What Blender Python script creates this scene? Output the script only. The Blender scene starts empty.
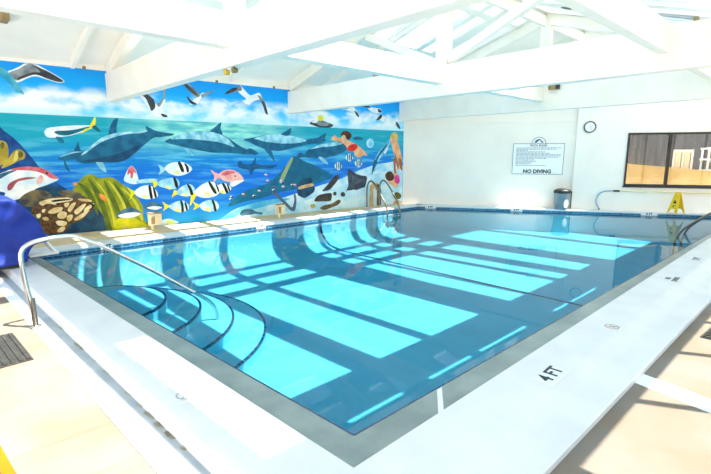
import math
WATER_TINT = (.375, .57, .68)
WATER_IOR = 1.2
SKY = 2.4
SKY_LOW, SKY_MID, SKY_TOP = (1.0, .93, .86), (.86, .91, .97), (.34, .70, 1.0)
SUN = 20.0
SUN_COL = (1.0, .90, .79)
EXPO = -.05
WET2 = (-.05, 2.88, -.13)
WET2R = math.radians(40)
LADX = 10.25
MURAL = [
 ('painted_sea_floor', 'painted pale blue sandy sea floor', [('sand', [(4.532,-0.429),(5.185,-0.069),(5.821,0.265),(6.514,0.35),(7.227,0.47),(8.234,0.704),(9.147,0.905),(10.135,1.217),(10.988,1.363),(11.861,1.254),(12.004,-0.427),(8.757,-0.465),(5.553,-0.682)]), ('sandw', [(7.709,0.214),(8.334,0.436),(9.145,0.664),(10.261,0.964),(11.867,1.053),(11.905,-0.384),(8.759,-0.312)]), ('sandb', [(4.916,-0.271),(5.541,0.131),(6.164,0.346),(6.912,0.434),(7.385,0.405),(6.51,0.242),(5.869,0.104),(5.364,-0.164)])]),
 ('painted_wreck_hill', 'painted dark teal undersea slope', [('wreck', [(5.552,0.336),(5.98,0.672),(6.714,0.877),(7.156,1.215),(7.351,1.403),(7.549,1.593),(7.874,1.453),(8.28,1.307),(8.849,1.004),(8.341,0.815),(7.589,0.675),(6.948,0.596),(6.52,0.484),(6.053,0.432)]), ('wreck2', [(7.145,0.888),(7.412,1.32),(7.548,1.565),(7.939,1.396),(8.487,1.043),(7.723,0.754)]), ('wreckl', [(7.051,0.892),(7.252,1.268),(7.451,1.538),(7.514,1.511),(7.345,1.211),(7.177,0.914)])]),
 ('painted_reef', 'painted dark blue reef', [('reef', [(0.919,2.15),(1.176,2.068),(1.397,1.829),(1.56,1.562),(1.728,1.285),(2.006,0.995),(2.302,0.731),(2.605,0.368),(2.794,-0.135),(0.632,-0.399)]), ('reefdk', [(1.126,0.761),(1.463,0.939),(1.767,1.005),(2.205,0.862),(2.515,0.633),(2.712,0.272),(2.677,-0.122),(1.188,-0.136)]), ('reefbr', [(1.286,0.79),(1.527,0.935),(1.755,0.884),(1.806,0.719),(1.527,0.616),(1.333,0.63)]), ('reefbr', [(1.925,0.876),(2.138,0.906),(2.344,0.792),(2.264,0.712),(2.054,0.766)])]),
 ('painted_sponge', 'painted yellow tube sponges', [('sponge', [(0.943,1.858),(1.045,1.885),(1.146,1.881),(1.2,1.806),(1.188,1.584),(1.077,1.435),(0.896,1.438)]), ('sponge', [(1.182,1.552),(1.294,1.699),(1.384,1.725),(1.456,1.648),(1.429,1.544),(1.346,1.516),(1.233,1.443),(1.06,1.372)]), ('sponged', [(1.155,1.799),(1.145,1.762),(1.126,1.739),(1.105,1.739),(1.091,1.761),(1.089,1.798),(1.099,1.835),(1.118,1.858),(1.139,1.859),(1.153,1.836)]), ('sponged', [(1.425,1.628),(1.413,1.592),(1.391,1.57),(1.366,1.57),(1.349,1.593),(1.345,1.628),(1.356,1.664),(1.378,1.687),(1.403,1.687),(1.421,1.665)]), ('spongel', [(1.305,1.673),(1.344,1.696),(1.328,1.545),(1.26,1.497)])]),
 ('painted_kelp', 'painted yellow green kelp fronds', [('kelp', [(2.17,0.863),(2.337,1.106),(2.531,1.225),(2.711,1.135),(2.924,1.15),(3.129,0.991),(3.318,0.806),(3.504,0.501),(3.52,0.156),(3.678,-0.046),(2.608,-0.026),(2.525,0.331),(2.478,0.636),(2.308,0.794)]), ('kelpd', [(2.487,1.142),(2.685,0.838),(2.797,0.353),(2.845,-0.006),(2.747,0.004),(2.685,0.405),(2.571,0.843)]), ('kelpd', [(2.784,1.09),(2.948,0.737),(3.071,0.286),(3.089,0.014),(3.008,0.022),(2.938,0.385),(2.835,0.787)]), ('kelpd', [(2.974,1.041),(3.222,0.632),(3.354,0.216),(3.361,0.032),(3.277,0.041),(3.2,0.365),(3.047,0.731)]), ('kelpd', [(2.295,1.045),(2.467,0.933),(2.59,0.628),(2.601,0.325),(2.526,0.547),(2.419,0.809)]), ('kelpl', [(2.561,1.14),(2.759,0.812),(2.871,0.302),(2.888,0.034),(2.932,0.074),(2.886,0.478),(2.765,0.877)]), ('kelpl', [(2.859,1.066),(3.044,0.688),(3.185,0.186),(3.226,0.182),(3.137,0.593),(2.967,0.954)]), ('kelpl', [(3.122,0.904),(3.34,0.558),(3.456,0.161),(3.502,0.203),(3.421,0.53),(3.273,0.763)]), ('orange', [(2.662,0.796),(2.755,0.769),(2.804,0.658),(2.708,0.664)]), ('orange', [(2.278,1.025),(2.256,0.997),(2.217,0.998),(2.2,1.028),(2.222,1.055),(2.261,1.054)]), ('kelpy', [(2.943,0.207),(3.233,0.272),(3.433,0.141),(3.635,-0.041),(2.964,-0.019)])]),
 ('painted_grouper', 'painted brown and cream blotched grouper', [('groupd', [(1.443,0.535),(1.506,0.631),(1.642,0.731),(1.848,0.787),(2.038,0.784),(2.232,0.776),(2.383,0.743),(2.505,0.7),(2.594,0.564),(2.498,0.455),(2.343,0.304),(2.181,0.229),(2.054,0.176),(1.95,0.03),(1.573,0.05),(1.508,0.188),(1.574,0.336),(1.469,0.414)]), ('groupl', [(1.587,0.687),(1.757,0.745),(1.917,0.756),(2.139,0.75),(2.148,0.686),(1.922,0.652),(1.888,0.612),(1.719,0.651),(1.63,0.616)]), ('groupl', [(1.716,0.479),(1.825,0.558),(1.971,0.558),(1.934,0.48),(1.784,0.439)]), ('groupl', [(1.869,0.415),(1.949,0.479),(2.034,0.437),(1.994,0.334),(1.89,0.333)]), ('groupl', [(2.056,0.506),(2.142,0.623),(2.219,0.636),(2.164,0.533),(2.095,0.45)]), ('groupl', [(2.172,0.462),(2.306,0.576),(2.402,0.606),(2.328,0.485),(2.211,0.387)]), ('groupl', [(2.378,0.518),(2.544,0.604),(2.505,0.527),(2.354,0.43)]), ('groupl', [(2.157,0.302),(2.322,0.414),(2.453,0.476),(2.346,0.34),(2.2,0.263)]), ('groupl', [(1.826,0.279),(1.916,0.288),(2.016,0.244),(1.978,0.17),(1.862,0.195)]), ('groupl', [(2.027,0.367),(2.135,0.393),(2.11,0.289),(2.047,0.259)]), ('groupl', [(1.514,0.444),(1.586,0.455),(1.572,0.381),(1.521,0.372)]), ('groupl', [(1.605,0.368),(1.678,0.386),(1.715,0.324),(1.642,0.313)]), ('groupl', [(1.855,0.118),(1.948,0.162),(1.983,0.123),(1.922,0.054),(1.834,0.057)]), ('groupl', [(2.257,0.715),(2.442,0.704),(2.515,0.642),(2.345,0.66)]), ('groupl', [(2.008,0.632),(2.099,0.647),(2.061,0.558),(2.017,0.568)]), ('groupl', [(1.622,0.538),(1.68,0.544),(1.65,0.478),(1.612,0.488)]), ('black', [(1.796,0.708),(1.929,0.727),(2.113,0.723),(2.119,0.702),(1.925,0.686),(1.822,0.679)]), ('black', [(1.862,0.642),(1.922,0.652),(1.937,0.626),(1.883,0.613)]), ('black', [(2.436,0.639),(2.556,0.559),(2.451,0.458),(2.507,0.545)])]),
 ('painted_red_snapper', 'painted large pale red snapper beside the sponges', [('fishw', [(0.919,1.2),(1.109,1.307),(1.272,1.368),(1.515,1.387),(1.738,1.343),(1.864,1.239),(1.961,1.141),(1.847,1.07),(1.698,1.008),(1.553,0.954),(1.46,0.852),(1.126,0.739),(1.029,0.81),(1.066,0.906),(0.895,0.978)]), ('snap', [(1.19,1.337),(1.354,1.389),(1.543,1.393),(1.746,1.343),(1.877,1.232),(1.961,1.141),(1.827,1.159),(1.728,1.243),(1.562,1.307),(1.374,1.33)]), ('snapd', [(1.135,1.065),(1.276,1.157),(1.441,1.191),(1.589,1.173),(1.408,1.139),(1.27,1.098),(1.176,0.965),(1.11,0.955)]), ('snapl', [(1.583,1.114),(1.664,1.228),(1.701,1.177),(1.677,1.077),(1.604,1.046)]), ('black', [(1.791,1.258),(1.784,1.242),(1.769,1.235),(1.756,1.242),(1.752,1.259),(1.759,1.275),(1.774,1.282),(1.787,1.275)]), ('steel', [(0.919,1.2),(1.108,1.297),(1.295,1.332),(1.128,1.242),(0.909,1.105)])]),
 ('painted_mahi_fish', 'painted white and yellow mahi fish', [('fishw', [(1.813,2.063),(1.853,2.13),(1.927,2.162),(2.219,2.206),(2.52,2.224),(2.658,2.223),(2.664,2.182),(2.477,2.09),(2.26,2.016),(1.993,1.966),(1.852,1.973)]), ('teald', [(1.991,2.088),(2.271,2.131),(2.626,2.208),(2.48,2.117),(2.215,2.015),(2.041,2.024)]), ('fishw', [(2.035,2.103),(2.273,2.158),(2.611,2.214),(2.3,2.125)]), ('yel', [(2.61,2.204),(2.665,2.302),(2.727,2.401),(2.741,2.34),(2.712,2.236),(2.638,2.171)]), ('teald', [(2.656,2.199),(2.721,2.229),(2.813,2.093),(2.728,2.126),(2.669,2.172)]), ('yel', [(2.438,2.062),(2.529,2.153),(2.655,2.192),(2.556,2.12)]), ('teal', [(1.994,1.976),(2.047,1.871),(2.128,1.872),(2.094,1.965)])]),
 ('painted_dolphin_calf', 'painted small dark dolphin beside the large one', [('dol', [(1.989,1.548),(2.105,1.636),(2.283,1.694),(2.446,1.691),(2.482,1.643),(2.397,1.56),(2.304,1.533),(2.152,1.506),(2.035,1.517)]), ('dol', [(2.281,1.677),(2.329,1.797),(2.377,1.897),(2.392,1.763),(2.408,1.677)]), ('dol', [(2.106,1.52),(2.136,1.404),(2.178,1.286),(2.111,1.329),(2.083,1.466)]), ('doll', [(2.018,1.575),(2.12,1.636),(2.288,1.687),(2.439,1.684),(2.286,1.66),(2.132,1.609)])]),
 ('painted_dolphin_large', 'painted large dark teal dolphin', [('dol', [(2.303,1.518),(2.385,1.62),(2.542,1.744),(2.783,1.954),(3.022,2.064),(3.384,2.127),(3.717,2.16),(4.014,2.114),(4.29,2.092),(4.051,2.025),(3.853,1.999),(3.605,1.796),(3.404,1.62),(3.17,1.48),(2.835,1.462),(2.514,1.444),(2.37,1.466)]), ('dol', [(3.714,2.257),(3.806,2.217),(3.909,2.166),(4.103,2.127),(4.324,2.1),(4.186,2.051),(3.796,2.085),(3.737,2.149)]), ('dol', [(2.953,2.041),(3.044,2.315),(3.164,2.404),(3.123,2.214),(3.098,2.045)]), ('dolh', [(2.403,1.62),(2.542,1.754),(2.784,1.958),(3.042,2.073),(3.384,2.129),(3.738,2.162),(3.628,2.102),(3.339,2.073),(3.035,1.991),(2.756,1.86),(2.497,1.661)]), ('doll', [(2.666,1.502),(2.768,1.509),(2.808,1.412),(2.843,1.257),(2.751,1.317),(2.68,1.414)]), ('dold', [(2.446,1.497),(2.748,1.557),(3.145,1.663),(3.566,1.839),(3.384,1.62),(3.17,1.484),(2.836,1.466)])]),
 ('painted_dolphin_middle', 'painted speckled dolphin below the seagulls', [('dol', [(4.099,1.919),(4.274,2.019),(4.627,2.143),(4.941,2.188),(5.237,2.178),(5.488,2.12),(5.718,1.992),(5.953,1.846),(6.197,1.735),(6.451,1.659),(6.109,1.633),(5.675,1.67),(5.284,1.673),(5.034,1.704),(4.604,1.788),(4.263,1.867)]), ('dol', [(5.173,2.159),(5.319,2.295),(5.479,2.414),(5.458,2.276),(5.488,2.108)]), ('dolh', [(4.226,1.989),(4.627,2.141),(4.94,2.183),(5.236,2.173),(5.538,2.085),(5.715,1.942),(5.789,1.819),(5.477,1.914),(5.075,1.967),(4.641,1.993)]), ('doll', [(4.542,1.778),(4.64,1.763),(4.739,1.605),(4.621,1.652)]), ('dol', [(6.142,1.747),(6.256,1.786),(6.451,1.672),(6.334,1.62)])]),
 ('painted_dolphin_light', 'painted pale backed dolphin right of the middle', [('dol', [(6.057,2.011),(6.411,2.082),(6.853,2.176),(7.374,2.158),(7.921,2.049),(8.294,2.085),(8.629,2.249),(8.502,1.99),(8.018,1.913),(7.587,1.825),(7.111,1.732),(6.807,1.752),(6.458,1.839),(6.235,1.939)]), ('dolh', [(6.352,2.042),(6.853,2.171),(7.374,2.153),(7.954,2.036),(7.688,1.949),(7.179,1.928),(6.756,1.96),(6.465,1.994)]), ('dol', [(7.156,2.167),(7.316,2.261),(7.479,2.347),(7.408,2.146)]), ('dol', [(6.635,1.782),(6.833,1.74),(6.899,1.593),(6.925,1.444),(6.817,1.57)]), ('dol', [(6.071,2.016),(6.296,2.039),(6.58,1.983),(6.81,1.83),(6.988,1.74),(6.689,1.764),(6.374,1.877)]), ('dol', [(8.021,2.038),(8.364,2.101),(8.644,2.05),(8.361,1.932)])]),
 ('painted_dolphin_swum', 'painted blue dolphin carrying the swimmer', [('dol', [(7.633,1.574),(7.857,1.621),(8.03,1.776),(8.38,1.903),(8.924,1.998),(9.314,1.965),(9.494,1.873),(9.396,1.771),(9.171,1.665),(8.613,1.538),(8.198,1.539),(7.912,1.55)]), ('dolh', [(8.059,1.776),(8.439,1.913),(8.955,1.994),(9.237,1.954),(8.923,1.881),(8.438,1.837)]), ('dol', [(7.719,1.681),(7.885,1.635),(7.998,1.588),(7.799,1.56),(7.605,1.528)]), ('dol', [(9.626,2.101),(9.825,2.181),(10.062,2.11),(9.825,2.075)]), ('doll', [(8.362,1.558),(8.523,1.548),(8.72,1.361),(8.55,1.392)])]),
 ('painted_swimmer', 'painted swimmer in a red swimsuit', [('skin', [(8.82,2.084),(8.957,2.194),(9.062,2.138),(9.314,2.104),(9.56,2.019),(9.859,1.902),(10.223,1.626),(10.043,1.605),(9.893,1.533),(9.705,1.616),(9.678,1.717),(9.461,1.757),(9.352,1.896),(9.174,1.993),(8.955,2.028)]), ('skind', [(8.955,2.062),(9.174,2.017),(9.365,1.896),(9.429,1.797),(9.314,1.935),(9.111,2.016)]), ('red', [(9.468,1.877),(9.593,1.939),(9.791,1.942),(9.812,1.825),(9.612,1.717),(9.429,1.767)]), ('hair', [(9.175,2.2),(9.252,2.31),(9.444,2.326),(9.587,2.24),(9.56,2.125),(9.443,2.067),(9.366,2.145),(9.27,2.168)]), ('skin', [(9.366,2.145),(9.351,2.104),(9.312,2.078),(9.265,2.077),(9.227,2.101),(9.213,2.142),(9.228,2.182),(9.266,2.208),(9.313,2.21),(9.351,2.186)])]),
 ('painted_jellyfish', 'painted round pale jellyfish', [('pale', [(10.494,1.989),(10.465,1.902),(10.388,1.848),(10.293,1.847),(10.216,1.899),(10.186,1.984),(10.215,2.07),(10.291,2.124),(10.386,2.126),(10.464,2.074)]), ('sky', [(10.459,1.952),(10.441,1.902),(10.392,1.871),(10.331,1.871),(10.281,1.9),(10.263,1.949),(10.281,1.998),(10.33,2.029),(10.39,2.03),(10.44,2.001)])]),
 ('painted_dolphin_diving', 'painted dolphin upright beside the standing figure', [('dolh', [(10.438,1.127),(10.521,1.435),(10.72,1.722),(11.011,1.96),(11.232,2.168),(11.264,2.082),(11.116,1.886),(10.897,1.637),(10.652,1.37),(10.553,1.114)]), ('dol', [(10.466,1.17),(10.557,1.445),(10.749,1.711),(11.04,1.96),(11.174,2.053),(10.954,1.809),(10.736,1.583),(10.565,1.328)]), ('fishw', [(10.94,1.712),(11.102,1.864),(11.103,1.81),(10.993,1.658)]), ('dol', [(10.519,1.463),(10.435,1.225),(10.409,0.975),(10.493,1.144),(10.664,1.409)])]),
 ('painted_standing_figure', 'painted standing figure with long blond hair', [('skin', [(11.233,2.082),(11.307,2.18),(11.477,2.13),(11.598,1.924),(11.706,1.66),(11.76,1.397),(11.655,1.147),(11.537,1.149),(11.508,1.427),(11.379,1.648),(11.291,1.866)]), ('blond', [(11.202,2.162),(11.282,2.309),(11.457,2.346),(11.552,2.224),(11.493,2.087),(11.384,2.166),(11.285,2.137)]), ('skind', [(11.409,1.703),(11.53,1.482),(11.612,1.315),(11.577,1.148),(11.461,1.428)]), ('skind', [(11.357,1.485),(11.489,1.484),(11.463,1.235),(11.499,1.039),(11.405,1.058)]), ('skind', [(11.59,1.484),(11.724,1.483),(11.781,1.117),(11.676,1.176)])]),
 ('painted_girl', 'painted girl in a pink swimsuit', [('skin', [(11.39,1.025),(11.545,1.066),(11.58,0.897),(11.603,0.614),(11.494,0.528),(11.336,0.614),(11.166,0.699),(11.141,0.811)]), ('pink', [(11.439,0.924),(11.603,0.953),(11.67,0.781),(11.609,0.67),(11.443,0.722)]), ('hair', [(10.994,0.98),(11.136,1.087),(11.297,1.061),(11.408,0.902),(11.333,0.793),(11.18,0.776),(11.057,0.824)])]),
 ('painted_ray', 'painted dark grey manta ray', [('ray', [(9.451,1.196),(9.609,1.141),(9.777,1.044),(10.002,0.986),(10.204,0.948),(10.184,0.752),(10.087,0.57),(9.934,0.487),(9.675,0.563),(9.376,0.499),(9.462,0.702),(9.437,0.96)]), ('rayl', [(9.609,1.007),(9.879,0.895),(10.12,0.861),(9.913,0.763),(9.676,0.745)]), ('sandw', [(9.376,0.52),(9.743,0.533),(10.192,0.592),(10.244,0.131),(9.743,0.047),(9.341,0.127)]), ('ray', [(9.323,0.434),(9.308,0.393),(9.269,0.369),(9.22,0.371),(9.182,0.4),(9.167,0.443),(9.182,0.484),(9.221,0.508),(9.269,0.506),(9.308,0.478)]), ('ray', [(9.008,0.477),(8.995,0.447),(8.963,0.431),(8.924,0.433),(8.893,0.453),(8.881,0.483),(8.894,0.513),(8.925,0.529),(8.964,0.527),(8.996,0.507)])]),
 ('painted_shark', 'painted dark blue hammerhead shark', [('shark', [(5.873,1.437),(5.949,1.462),(6.048,1.392),(6.228,1.39),(6.309,1.476),(6.385,1.554),(6.402,1.396),(6.718,1.357),(7.015,1.353),(6.867,1.274),(6.614,1.261),(6.44,1.255),(6.318,1.231),(6.215,1.102),(6.163,1.225),(5.986,1.272),(5.886,1.317)])]),
 ('painted_pink_fish', 'painted small coral pink fish', [('snapl', [(5.354,1.138),(5.438,1.219),(5.596,1.258),(5.776,1.233),(5.932,1.122),(6.014,0.968),(5.866,0.904),(5.669,0.929),(5.47,0.987),(5.385,1.053)]), ('snapl', [(5.145,1.255),(5.283,1.181),(5.381,1.137),(5.385,1.049),(5.287,1.027),(5.195,0.93),(5.23,1.099)]), ('fishw', [(5.693,0.953),(6.01,0.986),(5.898,0.903),(5.71,0.824),(5.625,0.87)]), ('snap', [(5.412,1.149),(5.594,1.229),(5.796,1.182),(5.658,1.151),(5.476,1.105)]), ('black', [(5.801,1.087),(5.793,1.072),(5.777,1.067),(5.761,1.073),(5.755,1.089),(5.762,1.104),(5.779,1.109),(5.795,1.103)])]),
 ('painted_squirrel_fish', 'painted pink fish seen head on above the kelp', [('fishw', [(3.175,1.063),(3.22,1.202),(3.274,1.312),(3.352,1.385),(3.423,1.309),(3.46,1.166),(3.469,1.008),(3.334,0.983)]), ('snap', [(3.273,1.301),(3.352,1.381),(3.416,1.309),(3.438,1.197),(3.389,1.243),(3.351,1.113),(3.311,1.133),(3.312,1.226),(3.253,1.179)])]),
 ('painted_light_streak', 'painted pale streak of light', [('streak', [(3.427,1.055),(3.625,1.086),(3.862,1.078),(3.838,1.002),(3.618,0.995),(3.44,0.994)])]),
 ('painted_porkfish', 'painted black striped porkfish at the top of the school', [('streak', [(3.923,1.403),(4.02,1.352),(4.092,1.312),(4.023,1.236),(3.917,1.169),(3.955,1.284)]), ('fishw', [(4.058,1.305),(4.129,1.397),(4.266,1.449),(4.461,1.455),(4.597,1.398),(4.691,1.293),(4.583,1.191),(4.361,1.133),(4.16,1.194)]), ('black', [(4.364,1.456),(4.419,1.46),(4.475,1.356),(4.498,1.225),(4.435,1.234),(4.395,1.338)]), ('black', [(4.511,1.423),(4.558,1.411),(4.608,1.327),(4.61,1.231),(4.561,1.216),(4.544,1.328)]), ('yell', [(4.251,1.237),(4.361,1.266),(4.395,1.178),(4.317,1.188)])]),
 ('painted_porkfish', 'painted black striped porkfish with yellow tail', [('yel', [(3.726,1.075),(3.81,1.034),(3.911,0.991),(3.862,0.931),(3.761,0.858),(3.783,0.965)]), ('streak', [(3.875,1.008),(4.068,1.079),(4.268,1.089),(4.365,1.014),(4.357,0.903),(4.243,0.828),(4.052,0.857),(3.906,0.914)]), ('black', [(4.234,1.09),(4.284,1.088),(4.324,0.984),(4.332,0.872),(4.276,0.866)]), ('yell', [(4.028,0.888),(4.137,0.915),(4.169,0.826),(4.093,0.838)])]),
 ('painted_porkfish', 'painted black striped porkfish with yellow tail', [('yel', [(3.224,0.916),(3.316,0.852),(3.396,0.803),(3.327,0.724),(3.243,0.63),(3.289,0.771)]), ('fishw', [(3.364,0.797),(3.449,0.884),(3.57,0.936),(3.729,0.925),(3.851,0.78),(3.85,0.671),(3.736,0.631),(3.572,0.633),(3.424,0.703)]), ('black', [(3.671,0.935),(3.718,0.926),(3.735,0.805),(3.745,0.646),(3.693,0.641),(3.675,0.789)]), ('black', [(3.763,0.893),(3.804,0.852),(3.835,0.672),(3.79,0.659)]), ('yell', [(3.508,0.703),(3.611,0.728),(3.64,0.641),(3.569,0.653)])]),
 ('painted_porkfish', 'painted black striped porkfish with yellow tail', [('yel', [(4.167,0.637),(4.205,0.731),(4.241,0.808),(4.324,0.765),(4.321,0.709),(4.232,0.673)]), ('paleb', [(4.296,0.75),(4.394,0.865),(4.534,0.924),(4.662,0.91),(4.728,0.785),(4.651,0.667),(4.507,0.642),(4.35,0.675)]), ('black', [(4.546,0.923),(4.594,0.917),(4.659,0.801),(4.681,0.681),(4.622,0.668),(4.59,0.792)]), ('yell', [(4.397,0.703),(4.511,0.729),(4.545,0.638),(4.466,0.65)])]),
 ('painted_porkfish', 'painted black striped porkfish with yellow tail', [('yel', [(4.589,0.408),(4.609,0.579),(4.656,0.748),(4.776,0.693),(4.707,0.573)]), ('fishw', [(4.708,0.729),(4.828,0.855),(4.979,0.939),(5.173,0.965),(5.341,0.853),(5.365,0.738),(5.262,0.625),(5.043,0.578),(4.833,0.607)]), ('black', [(5.066,0.969),(5.117,0.967),(5.196,0.839),(5.274,0.683),(5.204,0.679),(5.11,0.842)]), ('black', [(5.244,0.92),(5.286,0.894),(5.339,0.739),(5.311,0.707)]), ('yell', [(4.933,0.689),(5.054,0.716),(5.091,0.622),(5.006,0.635)])]),
 ('painted_porkfish', 'painted black striped porkfish with yellow tail', [('yel', [(3.946,0.548),(4.033,0.487),(4.122,0.433),(4.05,0.39),(3.946,0.334),(3.991,0.434)]), ('paleb', [(4.091,0.427),(4.181,0.501),(4.309,0.541),(4.46,0.531),(4.556,0.402),(4.5,0.292),(4.323,0.281),(4.169,0.333)]), ('black', [(4.357,0.542),(4.404,0.535),(4.428,0.419),(4.427,0.281),(4.371,0.281),(4.373,0.423)]), ('black', [(4.458,0.507),(4.497,0.48),(4.527,0.331),(4.485,0.301)]), ('yell', [(4.207,0.341),(4.319,0.365),(4.353,0.273),(4.274,0.288)])]),
 ('painted_porkfish', 'painted black striped porkfish with yellow tail', [('yel', [(4.661,0.502),(4.757,0.446),(4.854,0.39),(4.767,0.346),(4.657,0.304),(4.704,0.4)]), ('paleb', [(4.812,0.393),(4.901,0.478),(5.04,0.52),(5.22,0.492),(5.309,0.35),(5.232,0.244),(5.023,0.243),(4.889,0.287)]), ('black', [(5.125,0.515),(5.177,0.503),(5.222,0.381),(5.241,0.243),(5.179,0.24),(5.161,0.377)]), ('yell', [(4.927,0.301),(5.049,0.326),(5.086,0.23),(5.001,0.245)])]),
 ('painted_porkfish', 'painted black striped porkfish with yellow tail', [('yel', [(5.15,0.748),(5.214,0.812),(5.274,0.792),(5.244,0.726)]), ('fishw', [(5.248,0.793),(5.331,0.882),(5.457,0.92),(5.576,0.881),(5.657,0.775),(5.552,0.677),(5.365,0.686)]), ('black', [(5.413,0.921),(5.475,0.915),(5.532,0.814),(5.579,0.684),(5.507,0.679),(5.46,0.801)]), ('black', [(5.545,0.891),(5.589,0.863),(5.628,0.742),(5.59,0.709)]), ('yell', [(5.326,0.723),(5.451,0.751),(5.491,0.655),(5.402,0.668)])]),
 ('painted_grey_fish', 'painted grey and white fish before the kelp', [('steel', [(2.963,0.312),(3.116,0.435),(3.291,0.453),(3.42,0.382),(3.479,0.316),(3.326,0.236),(3.133,0.229),(3.026,0.254)]), ('fishw', [(2.989,0.302),(3.143,0.342),(3.318,0.351),(3.457,0.31),(3.309,0.237),(3.1,0.24)])]),
 ('painted_grey_fish', 'painted dark blue grey fish under the porkfish', [('steel', [(3.548,0.465),(3.637,0.536),(3.75,0.568),(3.857,0.514),(3.961,0.436),(3.847,0.365),(3.679,0.362),(3.579,0.393)]), ('fishw', [(3.593,0.431),(3.76,0.458),(3.937,0.422),(3.791,0.369)])]),
 ('painted_pale_fish', 'painted pale teal fish low on the wall', [('paleb', [(3.797,0.053),(3.923,0.121),(4.078,0.139),(4.211,0.079),(4.286,0.023),(4.144,-0.029),(3.915,0.001)]), ('yell', [(4.017,0.096),(4.134,0.102),(4.185,-0.008),(4.048,-0.011)])]),
 ('painted_diver_fish', 'painted dark fish on the sand', [('dkbrown', [(8.479,0.573),(8.664,0.739),(8.896,0.97),(9.073,1.036),(9.072,0.894),(8.88,0.704),(8.724,0.596)]), ('dkbrown', [(8.193,0.297),(8.326,0.447),(8.569,0.493),(8.816,0.491),(8.814,0.329),(8.75,0.262),(8.444,0.271)]), ('brown', [(8.392,0.074),(8.564,0.153),(8.812,0.176),(9.066,0.283),(9.163,0.236),(9.065,0.134),(8.811,0.064),(8.561,0.011)]), ('dkbrown', [(9.004,0.471),(8.992,0.435),(8.96,0.415),(8.921,0.417),(8.89,0.441),(8.878,0.477),(8.89,0.512),(8.922,0.533),(8.961,0.531),(8.993,0.507)]), ('dkbrown', [(9.339,0.427),(9.322,0.388),(9.276,0.367),(9.22,0.37),(9.175,0.397),(9.158,0.437),(9.175,0.475),(9.221,0.497),(9.277,0.494),(9.322,0.468)]), ('sponge', [(8.231,0.15),(8.214,0.117),(8.169,0.098),(8.114,0.102),(8.071,0.127),(8.055,0.163),(8.072,0.196),(8.117,0.215),(8.171,0.211),(8.215,0.187)])]),
 ('painted_treasure_chest', 'painted open treasure chest', [('reefdk', [(7.63,0.79),(7.803,0.946),(8.078,0.975),(8.109,0.829),(7.866,0.762),(7.684,0.721)]), ('tan', [(7.685,0.741),(8.097,0.81),(8.178,0.739),(7.728,0.653)]), ('reefdk', [(7.627,0.657),(7.728,0.662),(8.178,0.724),(8.198,0.582),(8.032,0.473),(7.858,0.405),(7.745,0.45),(7.645,0.504)])]),
 ('painted_anchor', 'painted dark iron anchor', [('anchor', [(6.831,0.594),(6.926,0.635),(7.089,0.478),(7.297,0.287),(7.436,0.163),(7.494,0.264),(7.52,0.396),(7.501,0.502),(7.546,0.557),(7.587,0.426),(7.583,0.258),(7.533,0.079),(7.433,0.058),(7.294,0.173),(7.085,0.376)]), ('anchor', [(6.95,0.726),(6.934,0.681),(6.897,0.654),(6.852,0.656),(6.817,0.686),(6.805,0.733),(6.821,0.777),(6.858,0.804),(6.902,0.802),(6.938,0.772)]), ('wreck', [(6.914,0.728),(6.906,0.704),(6.887,0.69),(6.865,0.691),(6.847,0.706),(6.841,0.731),(6.849,0.755),(6.868,0.769),(6.89,0.768),(6.907,0.752)])]),
 ('painted_bottom_fish', 'painted blue grey fish resting on the sand', [('steel', [(5.865,0.106),(5.935,0.198),(6.104,0.23),(6.224,0.195),(6.344,0.127),(6.507,0.091),(6.485,0.047),(6.317,0.079),(6.169,0.064),(5.904,0.05)])]),
 ('painted_small_fish', 'painted tiny white and red fish', [('fishw', [(6.486,0.683),(6.469,0.666),(6.431,0.664),(6.401,0.677),(6.402,0.697),(6.432,0.707),(6.47,0.701)]), ('snap', [(6.49,0.669),(6.475,0.65),(6.445,0.652),(6.431,0.672),(6.447,0.691),(6.476,0.689)])]),
 ('painted_small_fish', 'painted tiny white and red fish', [('fishw', [(5.692,0.57),(5.676,0.554),(5.641,0.552),(5.614,0.565),(5.615,0.584),(5.643,0.594),(5.677,0.588)]), ('black', [(5.696,0.557),(5.681,0.539),(5.654,0.54),(5.641,0.56),(5.656,0.578),(5.683,0.576)])]),
 ('painted_small_fish', 'painted tiny white and red fish', [('fishw', [(6.021,0.617),(6.004,0.601),(5.968,0.599),(5.94,0.612),(5.941,0.631),(5.97,0.642),(6.006,0.635)]), ('snap', [(6.025,0.604),(6.01,0.586),(5.982,0.587),(5.969,0.607),(5.984,0.625),(6.012,0.624)])]),
 ('painted_small_fish', 'painted tiny white and red fish', [('fishw', [(6.323,0.557),(6.305,0.54),(6.268,0.538),(6.239,0.552),(6.24,0.571),(6.27,0.581),(6.307,0.575)]), ('black', [(6.327,0.543),(6.311,0.524),(6.282,0.526),(6.268,0.546),(6.284,0.565),(6.313,0.563)])]),
 ('painted_small_fish', 'painted tiny white and red fish', [('fishw', [(6.703,1.102),(6.685,1.085),(6.647,1.082),(6.617,1.095),(6.618,1.114),(6.649,1.125),(6.687,1.12)]), ('snap', [(6.708,1.088),(6.692,1.069),(6.662,1.07),(6.647,1.09),(6.663,1.109),(6.693,1.108)])]),
 ('painted_small_fish', 'painted tiny white and red fish', [('fishw', [(7.188,0.881),(7.17,0.864),(7.129,0.861),(7.097,0.875),(7.098,0.895),(7.131,0.906),(7.171,0.9)]), ('black', [(7.193,0.867),(7.176,0.848),(7.145,0.849),(7.129,0.87),(7.146,0.889),(7.178,0.888)])]),
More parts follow.
